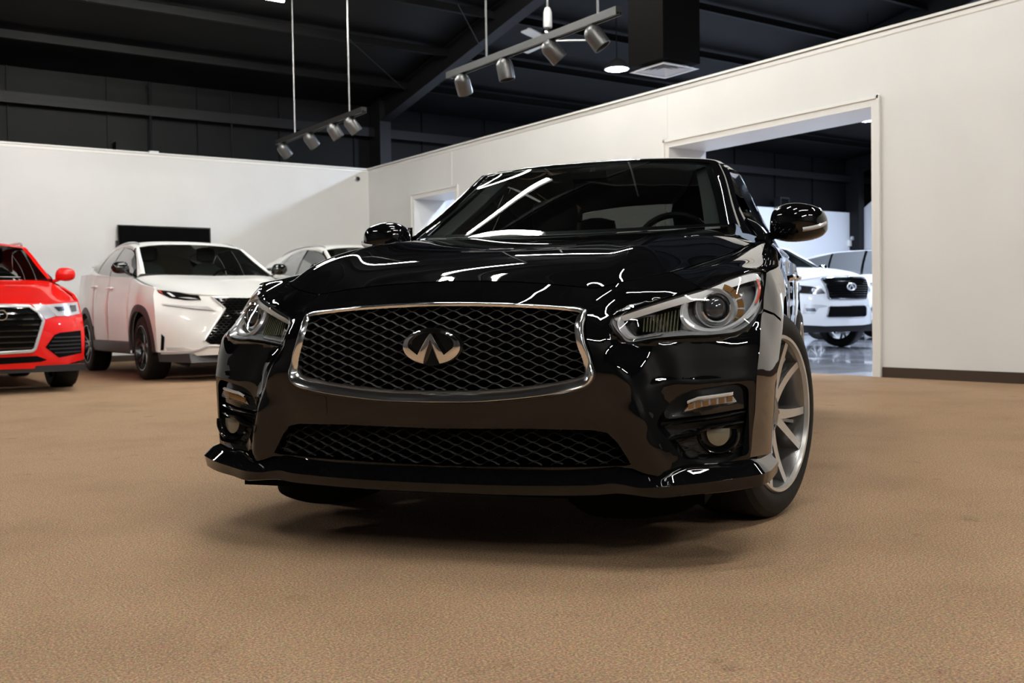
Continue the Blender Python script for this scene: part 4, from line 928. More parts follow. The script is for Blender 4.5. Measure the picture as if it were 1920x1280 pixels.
# the flanks draw in behind the front wheels: taper every body part except wheels and mirrors
def _fac(x): return np.interp(x, [-3.7, -2.7, -1.9, -1.5, -1.1, -.7, -.35, -.05], [.915, .90, .905, .915, .93, .955, .985, 1.0])
def _taper(o):
    if o.type == 'MESH':
        me = o.data; n = len(me.vertices); a = np.empty(n * 3); me.vertices.foreach_get('co', a); a = a.reshape(-1, 3)
        k = smst((np.abs(a[:, 1]) - .55) / .2); a[:, 1] *= 1 - (1 - _fac(a[:, 0])) * k; me.vertices.foreach_set('co', a.ravel()); me.update()
for o in list(car.children):
    if o.name.startswith('wheel') and o.type == 'EMPTY':
        if o.location.x < -1: o.location.y *= .915
        continue
    if o.name.startswith('side_mirror'): continue
    _taper(o)
    for c_ in o.children: _taper(c_)

# ------------------------------------------------------------------ the cars parked further back
wheelproto = {}
M['rimblack'] = mat('black_machined_rim', (0.03, 0.03, 0.03), 0.2, 0.5, 0.5)
M['grey_clad'] = mat('charcoal_cladding', (0.035, 0.033, 0.033), 0.5)
M['cabinglass'] = glass('lightly_tinted_glass', (0.42, 0.46, 0.44))
M['paneglass'] = mat('grey_side_glass', (0.16, 0.165, 0.17), 0.06, 0, 0.6)
def suv(sp, root, paint):
    FXs = tps(sp['F'], lam=1e-4); SYs = tps(sp['S'], lam=3e-4)
    F3_ = lambda y, z, d=0.0: np.stack([FXs(np.abs(y), z) - d, np.asarray(y, float), np.asarray(z, float)], 1)
    def sidef(s, d=0.0): return lambda x, z: np.stack([np.asarray(x, float), s * (SYs(x, z) + d), np.asarray(z, float)], 1)
    ol = np.array(sp['front_outline']); full = np.array([tuple(p) for p in ol] + [(-a, b) for a, b in ol[::-1] if a > 1e-4])
    panel(densify(full, .04), [], lambda a, b: F3_(a, b), .045, (0,), (-.03, 0, 0)).build('front_bumper', paint, root, sharp=40)
    for s in (1, -1):
        nm = sp['side_split']; top, bot = sp['belt'], sp['sill']
        R_ = sp['arch']; ax = sp['wb']
        def belt(x): return float(np.interp(x, [p[0] for p in top[::-1]], [p[1] for p in top[::-1]]))
        def arcx(cx, a0, a1, n=14): return [(cx + R_ * math.cos(math.radians(a)), sp['wr'] + R_ * math.sin(math.radians(a))) for a in np.linspace(a0, a1, n)]
        ar0 = -math.degrees(math.asin((sp['wr'] - bot) / R_))
        xs = lambda a, b: [(x, belt(x)) for x in np.linspace(a, b, 8)]
        polys = {'fender': sp['corner'] + xs(sp['corner'][-1][0] - .04, nm[0])[0:] + [(nm[0], bot)] + arcx(0, 180 - ar0, ar0),
                 'front_door': xs(nm[0] - .006, nm[1] + .006) + [(nm[1] + .006, bot), (nm[0] - .006, bot)],
                 'rear_door': xs(nm[1] - .006, nm[2] + .006) + [(nm[2] + .006, bot + .12), (nm[2] + .10, bot), (nm[1] - .006, bot)],
                 'quarter_panel': xs(nm[2] - .006, sp['tail']) + [(sp['tail'], bot + .1)] + arcx(-ax, ar0 + 360 - 180 + 0 if False else 180 - ar0, ar0)[0:] + [(nm[2] - .006 if nm[2] - .006 > -ax + R_ + .01 else -ax + R_ + .012, bot + .06)]}
        for k, pl_ in polys.items():
            pl_ = np.array(pl_); mb = panel(pl_, [], sidef(s), .06, (0,), np.array([0, -.03 * s, 0])); mb.build(k, paint, root, sharp=40)
        if sp.get('clad'):
            for cx in (0, -ax):
                aa = np.radians(np.linspace(ar0 - 4, 184 - ar0, 26)); G = []
                for r, d in ((R_ - .012, -.02), (R_ - .01, .012), (R_ + sp['clad'] * .6, .014), (R_ + sp['clad'], .004), (R_ + sp['clad'] + .005, -.01)):
                    x = cx + r * np.cos(aa); z = sp['wr'] + r * np.sin(aa); G.append(sidef(s, d)(x, z))
                MB().grid(np.array(G)).build('arch_cladding', M['grey_clad'], root)
            xx = np.linspace(-R_ - .02, -ax + R_ + .02, 8)
            MB().grid(np.array([sidef(s, d)(xx, np.full(8, z)) for z, d in ((bot + .07, .004), (bot + .05, .016), (bot - .06, .014), (bot - .08, -.05))])).build('sill_cladding', M['grey_clad'], root)
        for cx in (0, -ax):
            an = np.linspace(math.radians(-10), math.radians(190), 19); yy_ = float(SYs(cx, .5)) - .03
            MB().grid(np.array([[(cx + (R_ + .002) * math.cos(a), q * s, sp['wr'] + (R_ + .002) * math.sin(a)) for a in an] for q in (yy_ + .01, yy_ - .32)])).grid(np.array([[(cx + r * math.cos(a), (yy_ - .32) * s, sp['wr'] + r * math.sin(a)) for a in an] for r in (R_ + .002, .0)])).build('wheel_well', M['void'], root)
        for hx, hz in sp['handles']:
            yb = float(SYs(hx, hz)); MB().tube(cr([(hx + .09, s * (yb - .01), hz), (hx + .07, s * (yb + .03), hz + .003), (hx - .07, s * (yb + .03), hz + .003), (hx - .09, s * (yb - .01), hz)], 3), .014, 6).build('door_handle', paint if sp.get('hpaint', 1) else M['chrome'], root)
        # glasshouse side: pillar skin behind dark panes
        b_, t_ = np.array(sp['win_bot'], float), np.array(sp['win_top'], float); n = len(b_)
        def pn(u0, u1, m, nm_, d=0.0, v0=0.0, v1=1.0):
            G = []
            for u in np.linspace(u0, u1, 6):
                i = min(int(u), n - 2); f_ = u - i; B = b_[i] * (1 - f_) + b_[i + 1] * f_; T_ = t_[i] * (1 - f_) + t_[i + 1] * f_
                G.append([B * (1 - v) + T_ * v + np.array([0, .035 * 4 * v * (1 - v) * .6 + d, 0]) for v in np.linspace(v0, v1, 6)])
            return MB().grid(np.array(G) * (1, s, 1)).build(nm_, m, root)
        for (u0, u1) in sp['panes']: pn(u0, u1, M['paneglass'], 'side_window', .0)
        for (u0, u1) in sp['posts']: pn(u0, u1, M['gloss'], 'window_post', .003)
        mbp = MB(); W0 = cr([r[-1] for r in sp['ws']], 5)
        E0 = cr(sp['pillar'], 5); W1 = W0 * .55 + E0 * .45 + (.012, .012, .012)
        mbp.grid(np.array([W0, W1, E0, E0 - (0, .02, .02)]) * (1, s, 1)); mbp.build('a_pillar', paint, root, sharp=50)
        ro_ = cr([r[-1] for r in sp['roof']], 5); tt = cr(t_, 5)
        x0, x1 = ro_[:, 0].max(), ro_[:, 0].min()
        T2 = np.stack([np.interp(ro_[:, 0], tt[::-1, 0], tt[::-1, k]) for k in range(3)], 1); T2[:, 0] = ro_[:, 0]
        MB().grid(np.array([ro_, (ro_ + T2) / 2 + (0, .022, .006), T2 + (0, .002, .0), T2 - (0, .004, .014)]) * (1, s, 1)).build('roof_rail', paint, root, sharp=50)
        if sp.get('rail'):
            q = cr(sp['rail'], 5) * (1, s, 1); MB().tube(q, .014, 8).build('roof_bar', M['satin'] if sp.get('railm') is None else sp['railm'], root)
        bt = cr(b_, 5); bl = np.array([(x, float(SYs(x, belt(x))), belt(x)) for x in bt[:, 0]])
        MB().grid(np.array([bt - (0, .0, 0), bt + (0, .012, -.004), bl + (0, .0, 0), bl - (0, .01, .02)]) * (1, s, 1)).build('belt_line', paint, root, sharp=50)
        # mirror
        mx, my, mz = sp['mirror']; mo = bpy.data.objects.new('side_mirror', None); link(mo, root); mo.empty_display_size = .1
        rings = []
        for y, a, b, dz in [(-.115, .012, .02, -.03), (-.105, .035, .05, -.015), (-.07, .055, .075, 0), (0, .065, .085, 0), (.07, .06, .075, 0), (.105, .04, .05, .0), (.118, .015, .02, .0)]:
            rings.append([(mx + a * math.copysign(abs(math.cos(t)) ** .8, math.cos(t)), (my + y * sp.get('msc', 1)) * s, mz + dz + sp.get('msc', 1) * b * math.copysign(abs(math.sin(t)) ** .8, math.sin(t))) for t in np.linspace(0, 2 * PI, 17)])
        MB().grid(cr(np.array(rings).reshape(7, -1), 2).reshape(-1, 17, 3)).build('mirror_housing', sp.get('mirm') or paint, mo)
        MB().tube([(mx - .02, (my - .17) * s, mz - .10), (mx, (my - .06) * s, mz - .05)], .018, 8).build('mirror_arm', sp.get('mirm') or paint, mo)
    hg_ = crgrid(sp['hood'], 6, 6); MB().grid(sym(hg_)).grid(np.array([sym(hg_)[0], sym(hg_)[0] - (.01, 0, .03)])).grid(np.array([hg_[:, -1], hg_[:, -1] - (0, -.0, .05)])).grid(np.array([hg_[:, -1], hg_[:, -1] - (0, 0, .05)]) * (1, -1, 1)).build('hood', paint, root, sharp=45)
    MB().grid(sym(crgrid(sp['ws'], 5, 5))).build('windshield', M['cabinglass'], root, sharp=None)
    MB().grid(sym(crgrid(sp['roof'], 5, 5))).build('roof', sp.get('roofm') or paint, root, sharp=60)
    MB().grid(sym(crgrid(sp['rear'], 3, 4))).build('tailgate', paint, root, sharp=60)
    wz = sp['ws'][0][0][2]
    MB().box(-sp['wb'] - .3, -.35, -.72, .72, sp['sill'], sp['sill'] + .05).box(-.95, -.55, -.70, .70, .75, wz - .06).build('cabin_floor', M['void'], root, smooth=False)
    for y in (.36, -.36):
        se = bpy.data.objects.new('seat', None); link(se, root); x = -1.35; z0 = sp['seatz']
        rings = [[(cx + th * math.sin(a), y + hw * math.copysign(abs(math.cos(a)) ** .5, math.cos(a)), cz) for a in np.linspace(0, 2 * PI, 17)] for (cx, cz, hw, th) in [(x - .05, z0, .22, .06), (x - .12, z0 + .3, .24, .07), (x - .2, z0 + .5, .19, .05), (x - .22, z0 + .56, .10, .02)]]
        mb = MB().grid(np.array(rings)); mb.build('backrest', sp.get('seatm') or M['seat'], se)
        rings = [[(x - .24 + .04 * k_ * math.sin(a), y + .125 * k_ * math.copysign(abs(math.cos(a)) ** .5, math.cos(a)), z) for a in np.linspace(0, 2 * PI, 17)] for z, k_ in ((z0 + .58, .3), (z0 + .60, .9), (z0 + .68, 1), (z0 + .75, .9), (z0 + .77, .3))]
        MB().grid(np.array(rings)).build('headrest', sp.get('seatm') or M['seat'], se)
    st = MB().tube([(-.85 + .03 * math.sin(a), .36 + .17 * math.cos(a), wz - .06 + .15 * math.sin(a)) for a in np.linspace(0, 2 * PI, 25)[:-1]], .014, 6, closed=True).build('steering_wheel', M['plastic'], root)
    def front(name, poly, m, d, step=.04, lipd=.02, rnd=0, sides=(1, -1), f=None, parent=None):
        out = []
        for s in sides:
            p = np.array(poly, float) * (s, 1)
            if abs(poly[0][0]) < 1e-6 and sides == (0,):
                p = np.array(list(poly) + [(-a, b) for a, b in poly[::-1] if a > 1e-6])
            if rnd: p = roundpoly(p, rnd, 3)
            out.append(panel(densify(p, .03), [], lambda a, b: F3_(a, b, d), step, (0,), (-lipd, 0, 0)).build(name, m, parent if parent is not None else root, sharp=40))
        return out
    def bars(poly, z0, z1, dz, d, m, name='grille_bar', th=.005, amp=0, per=.1, stuff=False):
        p = np.array(list(poly) + [(-a, b) for a, b in poly[::-1] if a > 1e-6]); big = MB(); z = z0; k = 0
        while z < z1:
            ys = np.linspace(-.7, .7, 141 if amp else 57); zz = z + amp * np.sin(2 * PI * ys / per + PI * k); ok = inside_np(np.stack([ys, zz], 1), p); y_, z_ = ys[ok], zz[ok]
            if len(y_) > 3:
                mb = big if stuff else MB(); mb.grid(np.array([F3_(y_, z_ + a, d + b) for a, b in ((-th, .01), (-th * .8, -.004), (th * .8, -.004), (th, .01))]))
                if not stuff: mb.build(name, m, root)
            z += dz; k += 1
        if stuff: tag(big.build(name, m, root), kind='stuff')
    def band(name, path, m, w_, d, sides=(1, -1), closed=False, sym_=False):
        for s in sides:
            q = np.array(path, float) * (s, 1)
            if sym_: q = np.array(list(path) + [(-a, b) for a, b in path[::-1] if a > 1e-6])
            q = densify(q, .025, closed); q = np.concatenate([q, q[:1]]) if closed else q
            T_ = np.gradient(q, axis=0); n_ = np.stack([-T_[:, 1], T_[:, 0]], 1); n_ /= np.linalg.norm(n_, axis=1)[:, None] + 1e-9
            MB().grid(np.array([F3_(*(q + n_ * w_ * k_).T, d - h) for k_, h in ((-1, -.02), (-.8, .004), (0, .010), (.8, .004), (1, -.02))])).build(name, m, root, sharp=50)
            if sym_: break
    return front, bars, band, F3_
def wheels4(root, sp, rimm, dark, steer=0.0, style='y'):
    for i, (x, s) in enumerate(((0, 1), (0, -1), (-sp['wb'], 1), (-sp['wb'], -1))):
        make_wheel(root, (x, s * (sp['track']), sp['wr']), steer if x == 0 else 0, R=sp['wr'], W=.235, rimr=sp['wr'] * .70, side=s, style=style, rimm=rimm, darkm_=dark)

# --- white crossover with the spindle grille
NX = dict(F=[(0,.25,.89),(0,.38,.91),(0,.6,.91),(0,.75,.89),(0,.87,.83),(.3,.25,.875),(.3,.38,.895),(.3,.6,.885),(.3,.75,.865),(.3,.88,.80),(.5,.25,.83),(.5,.42,.845),(.5,.6,.81),(.5,.75,.775),(.5,.89,.71),
  (.7,.27,.70),(.7,.5,.71),(.7,.7,.66),(.7,.85,.56),(.7,.94,.48),(.86,.28,.52),(.875,.6,.52),(.86,.8,.44),(.84,.9,.37),(.81,.975,.30)],
 S=[(.52,.28,.86),(.52,.6,.875),(.44,.8,.86),(.37,.9,.845),(.28,.98,.81)] + [(x, z, y + (.0 if x > -2.6 else -.02)) for x in (.1, -.5, -1.1, -1.7, -2.3, -2.8) for z, y in ((.28, .875), (.5, .895), (.8, .90), (1.0, .88), (1.10 + max(0, -x) * .05, .845))] + [(-3.35,.4,.82),(-3.35,.8,.83),(-3.35,1.2,.77)],
 front_outline=[(0,.28),(.3,.275),(.55,.27),(.78,.30),(.86,.31),(.872,.45),(.875,.6),(.868,.72),(.858,.8),(.84,.90),(.812,.972),(.70,.944),(.60,.925),(.5,.905),(.38,.888),(.2,.878),(0,.873)],
 corner=[(.50,.31),(.52,.45),(.52,.6),(.485,.72),(.44,.8),(.37,.9),(.295,.975)], belt=[(.28,.985),(0,1.04),(-.4,1.11),(-1.5,1.165),(-2.5,1.235),(-3.35,1.25)], sill=.34, side_split=[-.46,-1.40,-2.12], arch=.405, wb=2.55, wr=.345, track=.765, tail=-3.35, clad=.065,
 handles=[(-1.28,1.02),(-2.05,1.06)], hpaint=1,
 win_bot=[(-.42,.815,1.125),(-1.0,.835,1.145),(-1.5,.84,1.175),(-2.1,.825,1.225),(-2.50,.79,1.295)], win_top=[(-.52,.775,1.19),(-1.02,.665,1.455),(-1.5,.655,1.525),(-2.0,.655,1.50),(-2.45,.73,1.345)],
 panes=[(.15,1.92),(2.02,3.05),(3.12,3.95)], posts=[(1.92,2.02),(3.05,3.12)],
 ws=[[(-.26,0,1.15),(-.28,.3,1.152),(-.30,.55,1.155),(-.35,.73,1.16)],[(-.56,0,1.30),(-.57,.28,1.298),(-.58,.50,1.29),(-.60,.68,1.278)],[(-.84,0,1.44),(-.84,.26,1.437),(-.83,.47,1.42),(-.84,.64,1.40)],[(-1.08,0,1.545),(-1.07,.25,1.54),(-1.05,.45,1.525),(-1.03,.605,1.50)]],
 pillar=[(-.42,.80,1.13),(-.62,.745,1.265),(-.84,.69,1.385),(-1.02,.65,1.47)],
 roof=[[(-1.08,0,1.545),(-1.07,.25,1.54),(-1.05,.45,1.525),(-1.03,.605,1.50)],[(-1.25,0,1.592),(-1.25,.25,1.588),(-1.25,.45,1.575),(-1.25,.60,1.55)],[(-1.7,0,1.61),(-1.7,.25,1.606),(-1.7,.45,1.592),(-1.7,.595,1.565)],[(-2.3,0,1.585),(-2.3,.25,1.58),(-2.3,.43,1.565),(-2.3,.57,1.54)],[(-2.85,0,1.52),(-2.85,.25,1.515),(-2.85,.40,1.50),(-2.85,.54,1.465)]],
 rear=[[(-2.85,0,1.52),(-2.85,.25,1.515),(-2.85,.40,1.50),(-2.85,.54,1.465)],[(-3.2,0,1.25),(-3.2,.3,1.25),(-3.18,.55,1.24),(-3.1,.74,1.22)],[(-3.42,0,1.0),(-3.42,.3,1.0),(-3.40,.6,1.0),(-3.34,.80,1.0)],[(-3.42,0,.5),(-3.42,.3,.5),(-3.40,.6,.5),(-3.34,.82,.45)]],
 hood=[[(.83,0,.876),(.80,.30,.891),(.70,.52,.912),(.48,.70,.948),(.30,.81,.976)],[(.55,0,.96),(.54,.30,.968),(.46,.52,.975),(.30,.69,.985),(.14,.79,1.01)],[(.15,0,1.06),(.15,.30,1.07),(.12,.53,1.065),(.0,.70,1.05),(-.10,.80,1.05)],[(-.22,0,1.135),(-.24,.30,1.142),(-.27,.55,1.145),(-.34,.73,1.135),(-.42,.81,1.115)]],
 rail=[(-1.12,.580,1.52),(-1.25,.580,1.562),(-1.7,.575,1.585),(-2.3,.55,1.56),(-2.7,.52,1.50)], mirror=(-.58,.935,1.235), msc=.82, seatz=.78, seatm=M['lightseat'], mirm=M['gloss'])
def build_nx(label, loc, rz, paint, group=None, detail=True):
    r = empty('crossover', (*loc, 0), rz, label, 'car', group)
    front, bars, band, F3_ = suv(NX, r, paint)
    gp = [(0,.862),(.36,.872),(.255,.755),(.475,.425),(.42,.385),(0,.375)]
    front('grille', gp, M['void'], -.006, sides=(0,)); bars(gp, .39, .86, .026, -.012, M['gloss'], 'grille_mesh', .0045, .006, .055, stuff=True)
    band('grille_trim', [(.20,.868),(.37,.874),(.262,.755),(.487,.42)], M['silver'], .010, -.012)
    band('lower_lip', [(.0,.355),(.44,.368),(.52,.33),(.62,.305),(.84,.30)], M['satin'], .016, -.008)
    for s in (1, -1):
        h = front('headlight', [(.47,.845),(.485,.895),(.60,.922),(.80,.962),(.795,.93),(.72,.872),(.60,.846)], M['darkglass'], -.008, sides=(s,))[0]
        front('reflector', [(.70,.885),(.735,.93),(.715,.93),(.675,.885)], M['silver'], -.014, sides=(s,), parent=h); front('reflector', [(.49,.853),(.56,.858),(.66,.878),(.56,.875)], M['silver'], -.014, sides=(s,), parent=h)
        front('side_marker', [(.765,.915),(.80,.955),(.775,.952)], M['redlens'], -.014, sides=(s,), parent=h)
    front('running_light', [(.80,.815),(.62,.79),(.42,.778),(.36,.735),(.56,.757),(.78,.80)], M['silver'], -.006); front('running_light_shadow', [(.80,.80),(.60,.765),(.36,.728),(.56,.752)], M['plastic'], -.009)
    front('fog_lamp', [(.55,.318),(.79,.325),(.80,.362),(.66,.358)], M['silver'], -.005); front('corner_slot', [(.815,.33),(.84,.33),(.835,.50),(.81,.47)], M['void'], -.006)
    MB().add([(x, y, z) for x, z in ((.80, .29), (.86, .20), (.80, .16), (.2, .18)) for y in (-.62, .62)], [(0, 1, 3, 2), (2, 3, 5, 4), (4, 5, 7, 6)]).add([(.80,.62,.29),(.52,.86,.31),(.86,.62,.20),(.50,.84,.21),(.45,.84,.33),(.43,.80,.22)], [(0,1,3,2),(1,4,5,3)]).add([(.80,-.62,.29),(.52,-.86,.31),(.86,-.62,.20),(.50,-.84,.21),(.45,-.84,.33),(.43,-.80,.22)], [(2,3,1,0),(3,5,4,1)]).build('lower_valance', M['grey_clad'], r)
    wheels4(r, NX, M['rimblack'], M['rimblack'])
    return r
nx1 = build_nx('white crossover with a black spindle-shaped mesh grille, parked beside the red one', (1.795, 8.38), -PI / 2, M['white'])

# --- red crossover with the wide silver-framed grille
Q3 = dict(NX); Q3.update(F=[(0,.22,.86),(0,.37,.88),(0,.6,.895),(0,.72,.89),(0,.815,.84),(.3,.22,.85),(.3,.37,.865),(.3,.6,.875),(.3,.72,.87),(.3,.82,.81),(.5,.22,.80),(.5,.4,.80),(.5,.6,.79),(.5,.8,.735),(.7,.24,.69),(.7,.5,.685),(.7,.7,.64),(.7,.83,.57),(.86,.27,.48),(.87,.5,.49),(.86,.7,.45),(.84,.84,.40)],
 S=[(.47,.27,.86),(.49,.5,.87),(.45,.7,.86),(.40,.84,.84)] + [(x, z, y) for x in (.1, -.5, -1.1, -1.7, -2.3, -2.8) for z, y in ((.28, .865), (.5, .88), (.75, .885), (.92, .87), (1.03 + max(0, -x) * .03, .83))] + [(-3.2,.4,.80),(-3.2,.8,.81),(-3.2,1.1,.75)],
 front_outline=[(0,.23),(.35,.225),(.6,.24),(.80,.27),(.86,.28),(.87,.5),(.862,.7),(.842,.84),(.65,.83),(.48,.82),(.3,.818),(0,.812)],
 corner=[(.46,.28),(.49,.5),(.455,.7),(.405,.842)], belt=[(.36,.865),(0,.935),(-.4,1.02),(-1.5,1.06),(-2.5,1.10),(-3.2,1.12)], sill=.30, wb=2.45, tail=-3.2, wr=.335, track=.745, clad=None, arch=.385, side_split=[-.44,-1.35,-2.02],
 handles=[(-1.2,.95),(-1.9,.98)], win_bot=[(-.42,.79,1.045),(-1.0,.805,1.06),(-1.5,.81,1.085),(-2.1,.80,1.12),(-2.5,.77,1.17)], win_top=[(-.5,.755,1.11),(-1.02,.655,1.40),(-1.5,.65,1.455),(-2.0,.645,1.43),(-2.4,.71,1.25)],
 ws=[[(-.24,0,1.075),(-.26,.3,1.077),(-.28,.52,1.08),(-.32,.70,1.085)],[(-.54,0,1.235),(-.55,.28,1.233),(-.56,.48,1.225),(-.58,.655,1.215)],[(-.82,0,1.38),(-.82,.26,1.377),(-.82,.45,1.36),(-.83,.62,1.345)],[(-1.05,0,1.475),(-1.05,.25,1.47),(-1.05,.44,1.455),(-1.04,.59,1.435)]],
 pillar=[(-.42,.775,1.05),(-.60,.72,1.19),(-.83,.67,1.325),(-1.02,.64,1.41)],
 roof=[[(-1.05,0,1.475),(-1.05,.25,1.47),(-1.05,.44,1.455),(-1.04,.59,1.435)],[(-1.25,0,1.515),(-1.25,.25,1.51),(-1.25,.44,1.495),(-1.25,.59,1.475)],[(-1.7,0,1.53),(-1.7,.25,1.525),(-1.7,.44,1.51),(-1.7,.58,1.485)],[(-2.3,0,1.50),(-2.3,.25,1.495),(-2.3,.42,1.48),(-2.3,.56,1.45)],[(-2.8,0,1.42),(-2.8,.25,1.415),(-2.8,.4,1.40),(-2.8,.54,1.37)]],
 rear=[[(-2.8,0,1.42),(-2.8,.25,1.415),(-2.8,.4,1.40),(-2.8,.54,1.37)],[(-3.05,0,1.15),(-3.05,.3,1.15),(-3.03,.55,1.14),(-2.98,.74,1.1)],[(-3.25,0,.9),(-3.25,.3,.9),(-3.23,.6,.9),(-3.18,.8,.9)],[(-3.25,0,.4),(-3.25,.3,.4),(-3.23,.6,.4),(-3.18,.8,.4)]],
 hood=[[(.845,0,.815),(.80,.30,.822),(.725,.50,.824),(.58,.69,.835),(.40,.842,.845)],[(.55,0,.89),(.53,.30,.895),(.46,.50,.893),(.34,.69,.885),(.22,.84,.88)],[(.15,0,.985),(.14,.30,.99),(.10,.50,.985),(.0,.69,.97),(-.08,.825,.945)],[(-.20,0,1.06),(-.22,.30,1.064),(-.25,.50,1.066),(-.31,.69,1.06),(-.42,.80,1.03)]],
 rail=[(-1.12,.60,1.465),(-1.22,.605,1.495),(-1.7,.60,1.515),(-2.3,.575,1.51),(-2.6,.555,1.465)], railm=M['satin'], mirror=(-.46,.90,1.135), seatz=.70, seatm=M['seat'], mirm=None)
q3 = empty('crossover', (-.72, 8.0, 0), -PI / 2, 'bright red crossover with a silver-framed slatted grille at the left edge', 'car')
front, bars, band, F3q = suv(Q3, q3, M['red'])
gp = [(0,.80),(.33,.795),(.405,.74),(.45,.66),(.365,.405),(.34,.385),(0,.375)]
front('grille', gp, M['void'], -.004, sides=(0,)); bars(gp, .415, .79, .052, -.012, M['gloss'], 'grille_slat', .009)
band('grille_frame', gp[:-1] + [(0,.375)], M['satin'], .017, -.016, sym_=True); 
front('grille_wing', [(.36,.808),(.50,.806),(.57,.700),(.47,.672),(.43,.73)], M['satin'], -.006)
for s in (1, -1):
    h = front('headlight', [(.49,.805),(.68,.822),(.825,.832),(.835,.722),(.70,.70),(.575,.70)], M['silver'], -.006, sides=(s,))[0]
    front('headlight_cover', [(.49,.805),(.68,.822),(.825,.832),(.835,.722),(.70,.70),(.575,.70)], M['lens'], -.024, sides=(s,), parent=h)
    front('lamp_cell', [(.56,.785),(.70,.79),(.70,.755),(.60,.745)], M['darkchrome'], -.012, sides=(s,), parent=h); front('lamp_cell', [(.73,.80),(.80,.805),(.80,.745),(.74,.735)], M['darkchrome'], -.012, sides=(s,), parent=h)
    p_ = [(.46,.415),(.545,.525),(.60,.545),(.825,.56),(.83,.345),(.58,.315)]
    g_ = front('side_intake', p_, M['void'], -.004, sides=(s,))[0]
    for z in (.36, .395, .43, .465, .50):
        ys = np.linspace(.47, .82, 16); ok = inside_np(np.stack([ys, np.full(16, z)], 1), np.array(p_)); ys = ys[ok]
        MB().grid(np.array([F3q(ys * s, np.full(len(ys), z + a), b) for a, b in ((-.007, .0), (-.005, -.010), (.005, -.010), (.007, .0))])).build('slat', M['plastic'], g_)
front('lower_intake', [(0,.335),(.38,.34),(.47,.30),(.42,.285),(0,.275)], M['void'], -.005, sides=(0,))
for cy in (-.09, -.03, .03, .09):
    a = np.linspace(0, 2 * PI, 33)[:-1]; MB().tube(np.stack([np.full(32, .918), cy + .043 * np.cos(a), .715 + .043 * np.sin(a)], 1), .008, 8, closed=True, up=(1, 0, 0)).build('badge_ring', M['chrome'], q3)
MB().box(.1, .84, -.8, .8, .19, .25).build('lower_valance', M['plastic'], q3, smooth=False)
wheels4(q3, Q3, M['rim'], M['rimdark'])
MB().obox((-.40, .30, 1.10), (.10, 0, 0), (0, .15, 0), (0, 0, .003)).build('paper_sheet', mat('white_paper', (.7, .72, .7), .6), q3, smooth=False)

